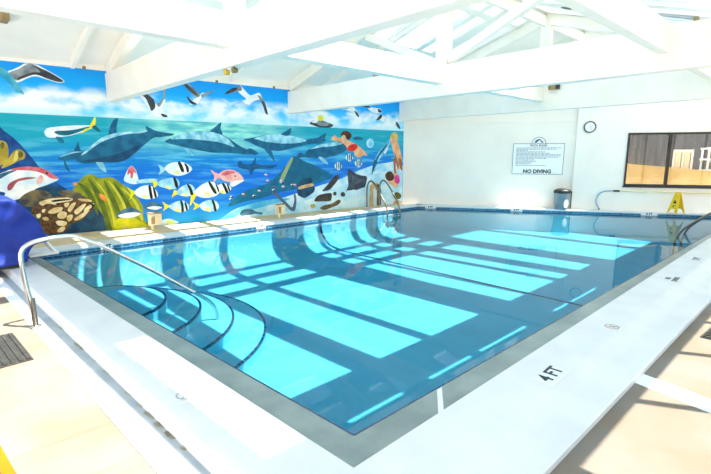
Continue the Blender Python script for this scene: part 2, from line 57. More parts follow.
 ('painted_small_fish', 'painted tiny white and red fish', [('fishw', [(7.222,0.764),(7.203,0.746),(7.162,0.744),(7.13,0.758),(7.131,0.778),(7.164,0.789),(7.204,0.783)]), ('snap', [(7.227,0.75),(7.21,0.73),(7.178,0.732),(7.163,0.752),(7.179,0.772),(7.211,0.77)])]),
 ('painted_small_fish', 'painted tiny white and red fish', [('fishw', [(6.918,0.685),(6.9,0.668),(6.861,0.665),(6.83,0.679),(6.83,0.699),(6.862,0.71),(6.902,0.704)]), ('black', [(6.923,0.671),(6.907,0.652),(6.876,0.653),(6.861,0.674),(6.877,0.693),(6.908,0.692)])]),
 ('painted_small_fish', 'painted tiny white and red fish', [('fishw', [(7.593,0.795),(7.574,0.778),(7.532,0.775),(7.498,0.789),(7.499,0.809),(7.533,0.821),(7.575,0.815)]), ('snap', [(7.598,0.781),(7.581,0.761),(7.548,0.763),(7.532,0.784),(7.549,0.803),(7.582,0.802)])]),
 ('painted_small_fish', 'painted tiny white and red fish', [('fishw', [(5.666,0.506),(5.65,0.49),(5.615,0.488),(5.588,0.502),(5.589,0.52),(5.617,0.53),(5.651,0.524)]), ('black', [(5.67,0.493),(5.655,0.475),(5.628,0.477),(5.615,0.496),(5.63,0.514),(5.657,0.513)])]),
 ('painted_small_fish', 'painted tiny white and red fish', [('fishw', [(6.748,0.943),(6.73,0.926),(6.691,0.923),(6.661,0.936),(6.662,0.956),(6.693,0.967),(6.731,0.961)]), ('snap', [(6.752,0.929),(6.736,0.91),(6.706,0.911),(6.692,0.931),(6.708,0.95),(6.738,0.949)])]),
 ('painted_small_fish', 'painted tiny white and red fish', [('fishw', [(7.51,0.799),(7.491,0.781),(7.449,0.778),(7.416,0.792),(7.417,0.813),(7.451,0.824),(7.492,0.818)]), ('black', [(7.515,0.784),(7.498,0.765),(7.465,0.766),(7.45,0.787),(7.467,0.807),(7.499,0.805)])]),
 ('painted_small_fish', 'painted tiny white and red fish', [('fishw', [(7.163,0.928),(7.145,0.911),(7.104,0.908),(7.072,0.922),(7.073,0.942),(7.106,0.953),(7.146,0.947)]), ('snap', [(7.168,0.914),(7.151,0.895),(7.12,0.896),(7.104,0.917),(7.121,0.936),(7.153,0.935)])]),
 ('painted_angelfish', 'painted pale striped angelfish', [('fishw', [(9.35,1.545),(9.441,1.646),(9.533,1.656),(9.638,1.534),(9.545,1.433),(9.441,1.444)]), ('teald', [(9.415,1.636),(9.454,1.636),(9.46,1.464),(9.421,1.464)]), ('teald', [(9.493,1.636),(9.533,1.636),(9.539,1.463),(9.499,1.463)]), ('teald', [(9.559,1.636),(9.599,1.636),(9.605,1.463),(9.565,1.463)])]),
 ('painted_angelfish', 'painted pale striped angelfish', [('fishw', [(8.935,1.299),(9.024,1.397),(9.112,1.406),(9.213,1.285),(9.123,1.185),(9.022,1.197)]), ('teald', [(8.999,1.387),(9.036,1.387),(9.041,1.217),(9.003,1.218)]), ('teald', [(9.074,1.387),(9.112,1.386),(9.117,1.216),(9.079,1.216)]), ('teald', [(9.138,1.386),(9.176,1.386),(9.181,1.215),(9.143,1.215)])]),
 ('painted_angelfish', 'painted pale striped angelfish', [('fishw', [(9.711,1.364),(9.805,1.466),(9.9,1.476),(10.009,1.351),(9.914,1.248),(9.805,1.26)]), ('teald', [(9.778,1.456),(9.819,1.456),(9.826,1.28),(9.785,1.281)]), ('teald', [(9.859,1.456),(9.9,1.455),(9.907,1.279),(9.866,1.28)]), ('teald', [(9.927,1.455),(9.968,1.455),(9.975,1.278),(9.934,1.279)])]),
 ('painted_gull_large', 'painted large seagull with a dark wing tip', [('white', [(1.34,3.151),(1.416,3.195),(1.526,3.262),(1.673,3.368),(1.794,3.349),(2.006,3.238),(2.245,3.081),(2.141,3.035),(1.976,3.074),(1.781,3.12),(1.637,3.065),(1.483,2.976),(1.373,3.027)]), ('gull', [(1.381,3.149),(1.528,3.229),(1.678,3.335),(1.783,3.323),(2.003,3.206),(2.107,3.122),(1.913,3.134),(1.765,3.15),(1.614,3.103),(1.487,3.014),(1.392,3.065)]), ('gulld', [(1.744,3.33),(1.873,3.277),(2.031,3.209),(2.23,3.076),(2.128,3.05),(1.964,3.092),(1.784,3.149),(1.612,3.081),(1.507,3.028),(1.501,3.07),(1.729,3.186),(1.866,3.207)]), ('tealg', [(1.108,3.339),(1.247,3.26),(1.349,3.164),(1.448,3.01),(1.558,2.772),(1.502,2.787),(1.431,2.805),(1.363,2.934),(1.228,3.085),(1.084,3.123)])]),
 ('painted_gull_rising', 'painted seagull rising beside the beam end', [('white', [(3.634,2.926),(3.753,2.975),(3.937,2.822),(3.967,2.744),(4.043,2.786),(4.189,2.87),(4.117,2.695),(4.13,2.577),(4.205,2.476),(4.056,2.469),(3.93,2.484),(3.847,2.579),(3.759,2.73)]), ('gulld', [(3.662,2.932),(3.753,2.975),(3.871,2.897),(3.943,2.808),(3.948,2.677),(3.862,2.591),(3.821,2.705),(3.755,2.863)]), ('gull', [(4.147,3.113),(4.207,3.126),(4.187,2.951),(4.143,2.852),(4.044,2.697),(3.989,2.745),(4.09,2.833),(4.144,2.966)]), ('gulld', [(4.062,2.543),(4.178,2.52),(4.198,2.476),(4.101,2.478)])]),
 ('painted_gull_turning', 'painted grey winged seagull turning', [('white', [(4.727,2.795),(4.779,2.86),(4.905,2.961),(5.058,3.081),(5.089,3.045),(5.001,2.937),(4.908,2.807),(4.814,2.785)]), ('gull', [(4.594,3.261),(4.662,3.297),(4.793,3.208),(4.99,3.029),(4.897,2.96),(4.783,3.043),(4.679,3.148)]), ('gulld', [(4.594,3.261),(4.641,3.273),(4.809,3.152),(4.948,3.003),(4.861,3.023),(4.709,3.124)]), ('gull', [(5.015,3.031),(5.192,3.115),(5.371,3.161),(5.189,3.06),(5.044,2.971)]), ('gulld', [(4.668,2.981),(4.772,2.882),(4.908,2.807),(4.798,2.792),(4.715,2.859)])]),
 ('painted_gull_white', 'painted white seagull with spread wings', [('white', [(5.963,3.182),(6.001,3.299),(6.047,3.327),(6.134,3.237),(6.286,3.118),(6.425,3.162),(6.545,3.197),(6.618,3.093),(6.681,2.958),(6.538,3.028),(6.355,2.965),(6.257,2.883),(6.128,2.908),(6.067,2.969),(6.17,3.018)]), ('gull', [(5.605,3.097),(5.801,3.249),(6.029,3.318),(6.06,3.223),(5.964,3.19),(5.782,3.135)]), ('gulld', [(5.605,3.097),(5.788,3.24),(5.923,3.276),(5.943,3.229),(5.76,3.133)]), ('gull', [(6.495,3.134),(6.599,3.1),(6.705,2.938),(6.773,2.677),(6.7,2.703),(6.638,2.87),(6.562,3.005)]), ('gulld', [(6.605,3.016),(6.704,2.93),(6.773,2.677),(6.7,2.703),(6.648,2.871)])]),
 ('painted_gull_faint', 'painted faint distant seagull', [('faint', [(5.525,2.979),(5.619,2.954),(5.713,2.904),(5.838,2.921),(5.997,2.948),(5.836,2.888),(5.771,2.827),(5.69,2.805),(5.68,2.869),(5.608,2.921)])]),
 ('painted_gull', 'painted seagull at the left of the flock by the corner', [('white', [(9.231,2.981),(9.402,3.04),(9.595,3.067),(9.758,2.964),(9.904,2.763),(9.811,2.778),(9.692,2.871),(9.466,2.927)]), ('gulld', [(9.692,2.94),(9.824,2.878),(9.891,2.762),(9.784,2.797)]), ('gull', [(9.231,2.991),(9.498,3.051),(9.434,2.974)])]),
 ('painted_gull', 'painted dark winged seagull at the top of the flock by the corner', [('white', [(10.146,3.107),(10.435,3.075),(10.754,3.054),(10.82,2.954),(10.613,2.912),(10.401,2.941),(10.228,3.042)]), ('gulld', [(9.857,3.109),(10.173,3.119),(10.366,3.061),(10.159,3.058)]), ('gulld', [(10.661,3.048),(10.819,2.996),(10.777,2.942),(10.662,2.956)])]),
 ('painted_gull', 'painted seagull at the right of the flock by the corner', [('white', [(10.594,2.705),(10.763,2.868),(11.027,2.788),(11.274,2.715),(11.48,2.681),(11.504,2.618),(11.201,2.595),(10.941,2.647),(10.758,2.702)]), ('gulld', [(10.58,2.704),(10.763,2.879),(10.836,2.831),(10.722,2.721)]), ('gulld', [(11.426,2.679),(11.542,2.652),(11.655,2.461),(11.499,2.531)])]),
 ('painted_pelican', 'painted pelican with a yellow head', [('gulld', [(8.074,2.496),(8.247,2.596),(8.509,2.599),(8.717,2.537),(8.898,2.492),(8.806,2.411),(8.447,2.398),(8.216,2.446)]), ('gull', [(8.304,2.543),(8.509,2.58),(8.747,2.505),(8.626,2.443),(8.39,2.462)]), ('yel', [(8.558,2.662),(8.537,2.614),(8.483,2.583),(8.418,2.58),(8.366,2.606),(8.347,2.652),(8.367,2.7),(8.42,2.731),(8.485,2.735),(8.538,2.709)]), ('white', [(8.137,2.536),(8.247,2.596),(8.347,2.662),(8.392,2.603),(8.286,2.514)])]),
 ('painted_stone_arch', 'painted tan stone arch', [('tan', [(10.317,-0.059),(10.327,0.505),(10.369,0.665),(10.526,0.745),(10.716,0.694),(10.823,0.47),(10.815,-0.073),(10.637,-0.071),(10.631,0.436),(10.542,0.56),(10.471,0.455),(10.49,-0.071)]), ('brown', [(10.637,-0.071),(10.66,0.434),(10.585,0.656),(10.716,0.678),(10.808,0.471),(10.8,-0.072)])]),
 ('painted_snorkel_mask', 'painted olive mask on the sand', [('sponged', [(11.373,0.314),(11.537,0.39),(11.738,0.294),(11.693,0.164),(11.463,0.155)])]),
 ('painted_rock', 'painted tan rock under the ladder', [('tan', [(11.363,0.059),(11.582,0.114),(11.825,0.029),(11.91,-0.104),(11.468,-0.091)])]),
]
import bpy, bmesh, math, random
from mathutils import Vector, Matrix
from mathutils.geometry import tessellate_polygon
random.seed(4)
PI = math.pi
SC = bpy.context.scene
COL = SC.collection

# ------------------------------------------------------------------ materials
def lin(c):
    return tuple((v / 12.92 if v <= .04045 else ((v + .055) / 1.055) ** 2.4) for v in [x / 255. for x in c])

def mat(name, rgb, rough=.5, rgb2=None, scale=4., detail=4., metal=0., bump=0., bscale=40., ramp=(.35, .65), spec=.5):
    m = bpy.data.materials.new(name); m.use_nodes = True
    nt = m.node_tree; b = nt.nodes['Principled BSDF']
    b.inputs['Roughness'].default_value = rough
    b.inputs['Metallic'].default_value = metal
    b.inputs['Specular IOR Level'].default_value = spec
    c = (*lin(rgb), 1)
    b.inputs['Base Color'].default_value = c
    tc = nt.nodes.new('ShaderNodeTexCoord')
    if rgb2:
        n = nt.nodes.new('ShaderNodeTexNoise'); n.inputs['Scale'].default_value = scale; n.inputs['Detail'].default_value = detail
        r = nt.nodes.new('ShaderNodeValToRGB')
        r.color_ramp.elements[0].position = ramp[0]; r.color_ramp.elements[1].position = ramp[1]
        r.color_ramp.elements[0].color = c; r.color_ramp.elements[1].color = (*lin(rgb2), 1)
        nt.links.new(tc.outputs['Object'], n.inputs['Vector']); nt.links.new(n.outputs['Fac'], r.inputs['Fac'])
        nt.links.new(r.outputs['Color'], b.inputs['Base Color'])
    if bump:
        n2 = nt.nodes.new('ShaderNodeTexNoise'); n2.inputs['Scale'].default_value = bscale; n2.inputs['Detail'].default_value = 5
        bp = nt.nodes.new('ShaderNodeBump'); bp.inputs['Strength'].default_value = bump; bp.inputs['Distance'].default_value = .01
        nt.links.new(tc.outputs['Object'], n2.inputs['Vector']); nt.links.new(n2.outputs['Fac'], bp.inputs['Height'])
        nt.links.new(bp.outputs['Normal'], b.inputs['Normal'])
    return m

M = {}
M['white'] = mat('white_paint', (248, 244, 236), .45, (242, 237, 228), 3, bump=.05)
M['beam'] = mat('beam_paint', (250, 244, 234), .5, (245, 238, 227), 2.2, bump=.05)
M['wall'] = mat('wall_paint', (251, 244, 234), .55, (246, 238, 228), 1.2, bump=.08)
M['ceil'] = mat('ceiling_paint', (250, 246, 238), .55, (244, 240, 232), 1.5)
M['coping'] = mat('coping_paint', (231, 230, 228), .42, (222, 222, 221), 2.6, 6, bump=.12, bscale=25)
M['deck'] = mat('deck_concrete', (134, 126, 119), .75, (130, 115, 98), 1.7, 6, bump=.15, bscale=60)
M['grime'] = mat('grime', (120, 108, 84), .8, (188, 180, 164), 9)
M['band'] = mat('white_band_paint', (246, 247, 247), .5, (238, 240, 240), 4)
M['ledge'] = mat('wet_plaster', (150, 162, 158), .28, (124, 138, 136), 3.5, 6, bump=.08, bscale=14)
M['pool'] = mat('pool_paint', (150, 226, 232), .6, (138, 220, 228), 2.5, 5)
M['navy'] = mat('navy_tile', (18, 44, 78), .2, (30, 66, 104), 12)
M['tilew'] = mat('white_tile', (240, 242, 242), .25, (232, 234, 236), 8)
M['ink'] = mat('black_lettering', (22, 24, 28), .5)
M['inkb'] = mat('blue_lettering', (44, 76, 108), .5)
M['inkg'] = mat('grey_lettering', (150, 164, 176), .6)
M['fadepink'] = mat('faded_red', (196, 150, 150), .6)
M['fadegrey'] = mat('faded_grey', (176, 178, 182), .6)
M['chrome'] = mat('stainless', (214, 214, 210), .16, metal=1.)
M['dull'] = mat('dull_steel', (128, 124, 116), .3, metal=1.)
M['black'] = mat('black_plastic', (24, 26, 28), .45)
M['rubber'] = mat('black_rubber', (38, 38, 38), .7, (62, 60, 56), 20)
M['grey'] = mat('grey_plastic', (126, 140, 148), .45, (112, 126, 134), 3)
M['blue'] = mat('blue_vinyl', (8, 50, 156), .65, (6, 40, 138), 3, bump=.2, bscale=6)
M['yellow'] = mat('yellow_plastic', (250, 206, 20), .4, (244, 196, 10), 5)
M['orange'] = mat('orange_plastic', (222, 124, 4), .4, (214, 114, 2), 4)
M['frame'] = mat('dark_bronze', (30, 26, 24), .4)
M['tanwall'] = mat('outdoor_tan_block', (214, 178, 112), .8, (196, 158, 92), 3, 6)
M['stone'] = mat('ground_concrete', (206, 200, 190), .8, (192, 186, 176), 2)
M['slat'] = mat('cream_slat', (240, 222, 190), .6)
M['bluecloth'] = mat('blue_sling', (70, 118, 150), .6, (176, 206, 220), 5, ramp=(.42, .58))
M['amber'] = mat('amber_lens', (214, 176, 54), .25)
M['olive'] = mat('olive_lens', (120, 112, 50), .3)
M['wood'] = mat('raw_wood', (166, 140, 96), .7, (140, 114, 74), 8)
M['beige'] = mat('beige_plastic', (240, 222, 180), .5, (226, 202, 154), 6)
M['pole'] = mat('cream_aluminium', (232, 222, 168), .4)
M['hose'] = mat('pale_blue_hose', (128, 168, 190), .45)

def tile_mat():
    m = bpy.data.materials.new('waterline_tile'); m.use_nodes = True
    nt = m.node_tree; b = nt.nodes['Principled BSDF']; b.inputs['Roughness'].default_value = .2
    tc = nt.nodes.new('ShaderNodeTexCoord'); mp = nt.nodes.new('ShaderNodeMapping')
    mp.inputs['Rotation'].default_value = (PI / 2, 0, 0)
    br = nt.nodes.new('ShaderNodeTexBrick'); br.offset = .5
    br.inputs['Scale'].default_value = 1
    br.inputs['Brick Width'].default_value = .15; br.inputs['Row Height'].default_value = .05; br.inputs['Mortar Size'].default_value = .006
    br.inputs['Color1'].default_value = (*lin((14, 62, 104)), 1); br.inputs['Color2'].default_value = (*lin((40, 112, 150)), 1)
    br.inputs['Mortar'].default_value = (*lin((120, 168, 186)), 1)
    nt.links.new(tc.outputs['Object'], mp.inputs['Vector']); nt.links.new(mp.outputs['Vector'], br.inputs['Vector'])
    nt.links.new(br.outputs['Color'], b.inputs['Base Color'])
    return m
M['tile'] = tile_mat()

def board_mat():
    m = bpy.data.materials.new('grey_boards'); m.use_nodes = True
    nt = m.node_tree; b = nt.nodes['Principled BSDF']; b.inputs['Roughness'].default_value = .75
    tc = nt.nodes.new('ShaderNodeTexCoord'); mp = nt.nodes.new('ShaderNodeMapping'); mp.inputs['Scale'].default_value = (7, 7, .6)
    n = nt.nodes.new('ShaderNodeTexNoise'); n.inputs['Scale'].default_value = 1.2; n.inputs['Detail'].default_value = 3
    r = nt.nodes.new('ShaderNodeValToRGB'); r.color_ramp.elements[0].position = .3; r.color_ramp.elements[1].position = .7
    r.color_ramp.elements[0].color = (*lin((62, 58, 60)), 1); r.color_ramp.elements[1].color = (*lin((104, 96, 94)), 1)
    nt.links.new(tc.outputs['Object'], mp.inputs['Vector']); nt.links.new(mp.outputs['Vector'], n.inputs['Vector'])
    nt.links.new(n.outputs['Fac'], r.inputs['Fac']); nt.links.new(r.outputs['Color'], b.inputs['Base Color'])
    return m
M['boards'] = board_mat()

def clear_mat(name, tint, ior, bump=0.):
    """clear sheet: Fresnel mirror over a tinted see-through body"""
    m = bpy.data.materials.new(name); m.use_nodes = True
    nt = m.node_tree; nt.nodes.clear()
    out = nt.nodes.new('ShaderNodeOutputMaterial'); mix = nt.nodes.new('ShaderNodeMixShader')
    fr = nt.nodes.new('ShaderNodeFresnel')
    ge = nt.nodes.new('ShaderNodeNewGeometry'); ml = nt.nodes.new('ShaderNodeMath'); ml.operation = 'MULTIPLY_ADD'; ml.inputs[1].default_value = -2; ml.inputs[2].default_value = 1
    pw = nt.nodes.new('ShaderNodeMath'); pw.operation = 'POWER'; pw.inputs[0].default_value = ior      # a thin sheet mirrors alike from both sides
    nt.links.new(ge.outputs['Backfacing'], ml.inputs[0]); nt.links.new(ml.outputs[0], pw.inputs[1]); nt.links.new(pw.outputs[0], fr.inputs['IOR'])
    tr = nt.nodes.new('ShaderNodeBsdfTransparent'); tr.inputs['Color'].default_value = (*tint, 1)
    gl = nt.nodes.new('ShaderNodeBsdfGlossy'); gl.inputs['Roughness'].default_value = .0
    nt.links.new(fr.outputs['Fac'], mix.inputs[0]); nt.links.new(tr.outputs[0], mix.inputs[1]); nt.links.new(gl.outputs[0], mix.inputs[2])
    nt.links.new(mix.outputs[0], out.inputs['Surface'])
    if bump:
        tc = nt.nodes.new('ShaderNodeTexCoord'); n = nt.nodes.new('ShaderNodeTexNoise'); n.inputs['Scale'].default_value = 2.2; n.inputs['Detail'].default_value = 2
        bp = nt.nodes.new('ShaderNodeBump'); bp.inputs['Strength'].default_value = bump; bp.inputs['Distance'].default_value = .02
        nt.links.new(tc.outputs['Object'], n.inputs['Vector']); nt.links.new(n.outputs['Fac'], bp.inputs['Height'])
        nt.links.new(bp.outputs['Normal'], gl.inputs['Normal'])
    return m
M['water'] = clear_mat('pool_water', WATER_TINT, WATER_IOR, .02)
M['glass'] = clear_mat('window_glass', (.93, .96, .96), 1.45)

def mural_mat():
    m = bpy.data.materials.new('mural_sea_and_sky'); m.use_nodes = True
    nt = m.node_tree; L = nt.links.new; b = nt.nodes['Principled BSDF']; b.inputs['Roughness'].default_value = .5
    b.inputs['Specular IOR Level'].default_value = .25
    tc = nt.nodes.new('ShaderNodeTexCoord'); sx = nt.nodes.new('ShaderNodeSeparateXYZ'); L(tc.outputs['Object'], sx.inputs[0])
    def ramp(stops, fac):
        r = nt.nodes.new('ShaderNodeValToRGB'); e = r.color_ramp.elements
        while len(e) < len(stops): e.new(.5)
        for k, (p, c) in enumerate(stops):
            e[k].position = p; e[k].color = (*lin(c), 1) if len(c) == 3 else c
        L(fac, r.inputs['Fac']); return r.outputs['Color']
    def maprange(sock, a, b_):
        n = nt.nodes.new('ShaderNodeMapRange'); n.inputs['From Min'].default_value = a; n.inputs['From Max'].default_value = b_; L(sock, n.inputs['Value']); return n.outputs[0]
    def noise(scl, s, det=4.):
        mp = nt.nodes.new('ShaderNodeMapping'); mp.inputs['Scale'].default_value = scl; L(tc.outputs['Object'], mp.inputs['Vector'])
        n = nt.nodes.new('ShaderNodeTexNoise'); n.inputs['Scale'].default_value = s; n.inputs['Detail'].default_value = det; L(mp.outputs[0], n.inputs['Vector']); return n.outputs['Fac']
    def mix(f, a, c):
        n = nt.nodes.new('ShaderNodeMix'); n.data_type = 'RGBA'; L(f, n.inputs[0]); L(a, n.inputs[6]); L(c, n.inputs[7]); return n.outputs[2]
    def math_(op, a, b_):
        n = nt.nodes.new('ShaderNodeMath'); n.operation = op; n.use_clamp = True
        for i, v in enumerate((a, b_)):
            if isinstance(v, (int, float)): n.inputs[i].default_value = v
            else: L(v, n.inputs[i])
        return n.outputs[0]
    z = sx.outputs['Z']; s = sx.outputs['X']
    wob = noise((1, 1, 1), .7, 2)
    sea = ramp([(0, (24, 160, 225)), (.25, (0, 112, 218)), (.52, (0, 110, 214)), (.68, (0, 134, 208)), (.82, (4, 160, 192)), (1, (12, 164, 184))],
               maprange(math_('ADD', maprange(z, 0, 2.40), math_('MULTIPLY', wob, .12)), .04, 1.04))
    # pale streaks of light under the surface
    st = ramp([(.48, (0, 0, 0, 1)), (.64, (1, 1, 1, 1))], noise((.55, 1, 4.6), 1.9, 6))
    band = ramp([(0, (0, 0, 0, 1)), (.35, (.25, .25, .25, 1)), (.62, (.75, .75, .75, 1)), (.9, (.35, .35, .35, 1)), (1, (0, 0, 0, 1))], maprange(z, 0, 2.40))
    stf = nt.nodes.new('ShaderNodeMath'); stf.operation = 'MULTIPLY'; L(st, stf.inputs[0]); L(band, stf.inputs[1])
    pal = nt.nodes.new('ShaderNodeRGB'); pal.outputs[0].default_value = (*lin((96, 200, 224)), 1)
    sea = mix(stf.outputs[0], sea, pal.outputs[0])
    # bright green patch where the sun meets the water
    gx = ramp([(0, (0, 0, 0, 1)), (.3, (1, 1, 1, 1)), (.62, (1, 1, 1, 1)), (1, (0, 0, 0, 1))], maprange(s, 2.9, 8.0))
    gz = ramp([(0, (0, 0, 0, 1)), (.6, (.9, .9, .9, 1)), (1, (1, 1, 1, 1))], maprange(z, 1.55, 2.3))
    gm = nt.nodes.new('ShaderNodeMath'); gm.operation = 'MULTIPLY'; L(gx, gm.inputs[0]); L(gz, gm.inputs[1])
    gn = nt.nodes.new('ShaderNodeMath'); gn.operation = 'MULTIPLY'; L(gm.outputs[0], gn.inputs[0]); L(ramp([(.38, (.2, .2, .2, 1)), (.62, (.95, .95, .95, 1))], noise((.7, 1, 3), 2.4, 4)), gn.inputs[1])
    grn = nt.nodes.new('ShaderNodeRGB'); grn.outputs[0].default_value = (*lin((168, 240, 222)), 1)
    sea = mix(gn.outputs[0], sea, grn.outputs[0])
    sky = ramp([(0, (140, 220, 248)), (.3, (80, 200, 250)), (.62, (0, 168, 246)), (1, (0, 150, 240))], maprange(z, 2.40, 3.35))
    cl = ramp([(.44, (0, 0, 0, 1)), (.60, (1, 1, 1, 1))], math_('ADD', noise((.8, 1, 1.5), 1.7, 6), math_('MULTIPLY', maprange(z, 3.0, 2.5), .10)))
    clz = ramp([(0, (.5, .5, .5, 1)), (.2, (1, 1, 1, 1)), (.45, (1, 1, 1, 1)), (.66, (0, 0, 0, 1)), (1, (0, 0, 0, 1))], maprange(z, 2.40, 3.35))
    cm = nt.nodes.new('ShaderNodeMath'); cm.operation = 'MULTIPLY'; L(cl, cm.inputs[0]); L(clz, cm.inputs[1])
    wh = nt.nodes.new('ShaderNodeRGB'); wh.outputs[0].default_value = (*lin((240, 246, 248)), 1)
    sky = mix(cm.outputs[0], sky, wh.outputs[0])
    f = nt.nodes.new('ShaderNodeMath'); f.operation = 'GREATER_THAN'; L(z, f.inputs[0]); f.inputs[1].default_value = 2.405
    L(mix(f.outputs[0], sea, sky), b.inputs['Base Color'])
    return m
M['mural'] = mural_mat()

PC = dict(anchor=((62, 84, 116), (84, 104, 130)), black=((16, 20, 26), None), blond=((214, 160, 70), (236, 196, 110)), brown=((120, 92, 64), (92, 70, 48)),
  dkbrown=((50, 44, 46), (74, 62, 58)), dol=((10, 84, 122), (18, 104, 140)), dold=((8, 60, 96), (12, 74, 110)), dolh=((96, 180, 206), (170, 222, 236)), doll=((150, 208, 226), (90, 170, 200)),
  faint=((190, 226, 240), None), fishw=((244, 246, 244), (206, 230, 240)), groupd=((66, 48, 30), (110, 78, 42)), groupl=((236, 222, 176), (206, 178, 116)), gull=((150, 160, 166), (110, 122, 130)),
  gulld=((48, 54, 64), (72, 76, 84)), hair=((92, 52, 28), (64, 36, 22)), kelp=((150, 160, 26), (116, 130, 20)), kelpd=((70, 92, 20), (90, 108, 24)), kelpl=((196, 196, 60), (176, 184, 44)), kelpy=((206, 204, 20), (176, 184, 10)),
  orange=((226, 110, 40), (236, 150, 60)), pale=((196, 232, 240), (150, 210, 230)), paleb=((206, 234, 240), (130, 200, 224)), pink=((236, 70, 150), (220, 50, 130)), ray=((52, 60, 76), (72, 80, 94)), rayl=((84, 94, 110), (66, 76, 92)),
  red=((228, 56, 44), (206, 40, 36)), reef=((6, 56, 122), (10, 84, 150)), reefbr=((120, 108, 76), (60, 62, 66)), reefdk=((10, 52, 84), (24, 76, 104)), sand=((150, 212, 236), (214, 236, 242)), sandb=((60, 170, 220), (110, 200, 232)), sandw=((216, 238, 242), (168, 216, 234)),
  shark=((6, 78, 128), (14, 92, 140)), skin=((226, 160, 112), (240, 186, 140)), skind=((176, 110, 70), (156, 92, 58)), sky=((110, 200, 232), None), snap=((196, 74, 92), (220, 120, 130)), snapd=((176, 92, 96), (150, 70, 80)), snapl=((228, 150, 150), (236, 186, 180)),
  sponge=((190, 170, 62), (160, 140, 44)), sponged=((84, 80, 28), (110, 100, 34)), spongel=((216, 202, 104), None), steel=((70, 118, 150), (40, 84, 116)), streak=((120, 196, 232), (170, 220, 240)), tan=((214, 180, 124), (190, 150, 98)), teal=((10, 110, 140), None),
  teald=((10, 90, 112), (16, 110, 130)), tealg=((40, 150, 186), (80, 176, 204)), white=((246, 248, 248), (222, 234, 240)), wreck=((16, 112, 146), (10, 92, 132)), wreck2=((12, 88, 124), (10, 100, 128)), wreckl=((150, 166, 120), None), yel=((232, 216, 40), (206, 214, 20)), yell=((206, 224, 110), (232, 236, 190)))
def paint(k):
    key = 'paint_' + k
    if key not in M:
        a, c = PC[k]; M[key] = mat('mural_paint_' + k, a, .5, c, 16 if k == 'groupd' else 2.2 if k[:4] == 'sand' else 5, 5, ramp=(.4, .6), spec=.25)
    return M[key]

# ------------------------------------------------------------------ mesh helpers
def link(name, me, parent=None):
    o = bpy.data.objects.new(name, me); COL.objects.link(o)
    if parent is not None: o.parent = parent
    return o

def obj(name, bm, m, parent=None, smooth=False, bevel=0., seg=2, angle=40):
    me = bpy.data.meshes.new(name)
    bmesh.ops.recalc_face_normals(bm, faces=bm.faces)
    bm.to_mesh(me); bm.free()
    for x in (m if isinstance(m, (list, tuple)) else [m]): me.materials.append(x)
    if smooth:
        me.polygons.foreach_set('use_smooth', [True] * len(me.polygons))
        try: me.set_sharp_from_angle(angle=math.radians(angle))
        except Exception: pass
    o = link(name, me, parent)
    if bevel:
        md = o.modifiers.new('edge', 'BEVEL'); md.width = bevel; md.segments = seg; md.limit_method = 'ANGLE'; md.angle_limit = math.radians(35)
    return o

def tag(o, label, cat, group=None, kind=None):
    if label: o['label'] = label
    if cat: o['category'] = cat
    if group: o['group'] = group
    if kind: o['kind'] = kind
    return o

def thing(name, label, cat, loc=(0, 0, 0), rz=0., group=None, kind=None):
    o = bpy.data.objects.new(name, None); COL.objects.link(o)
    o.location = loc; o.rotation_euler = (0, 0, rz); o.empty_display_size = .1
    return tag(o, label, cat, group, kind)

def box(bm, x0, x1, y0, y1, z0, z1, mi=0, mtx=None):
    vs = [bm.verts.new(Vector(p) if mtx is None else mtx @ Vector(p)) for p in
          ((x0, y0, z0), (x1, y0, z0), (x1, y1, z0), (x0, y1, z0), (x0, y0, z1), (x1, y0, z1), (x1, y1, z1), (x0, y1, z1))]
    for f in ((0, 3, 2, 1), (4, 5, 6, 7), (0, 1, 5, 4), (1, 2, 6, 5), (2, 3, 7, 6), (3, 0, 4, 7)):
        bm.faces.new([vs[i] for i in f]).material_index = mi
    return vs

def boxm(*a, **k):
    bm = bmesh.new(); box(bm, *a, **k); return bm

def prism(bm, pts, z0, z1, mi=0):
    """vertical prism over a plan outline; z0/z1 numbers or functions of (x, y)"""
    f0 = z0 if callable(z0) else (lambda x, y: z0); f1 = z1 if callable(z1) else (lambda x, y: z1)
    lo = [bm.verts.new((x, y, f0(x, y))) for x, y in pts]; hi = [bm.verts.new((x, y, f1(x, y))) for x, y in pts]
    n = len(pts)
    for t in tessellate_polygon([[Vector((x, y, 0)) for x, y in pts]]):
        bm.faces.new([hi[i] for i in t]).material_index = mi; bm.faces.new([lo[i] for i in reversed(t)]).material_index = mi
    for i in range(n):
        j = (i + 1) % n; bm.faces.new((lo[i], lo[j], hi[j], hi[i])).material_index = mi

def beam_between(bm, a, b, w, d, up=(0, 0, 1)):
    """rectangular bar from a to b, w across and d deep"""
    a, b = Vector(a), Vector(b); t = (b - a).normalized(); s = t.cross(Vector(up)).normalized(); u = s.cross(t).normalized()
    r = [[bm.verts.new(p + s * (sx * w / 2) + u * (sz * d / 2)) for sx, sz in ((-1, -1), (1, -1), (1, 1), (-1, 1))] for p in (a, b)]
    for i in range(4):
        j = (i + 1) % 4; bm.faces.new((r[0][i], r[0][j], r[1][j], r[1][i]))
    bm.faces.new(r[0]); bm.faces.new(r[1])

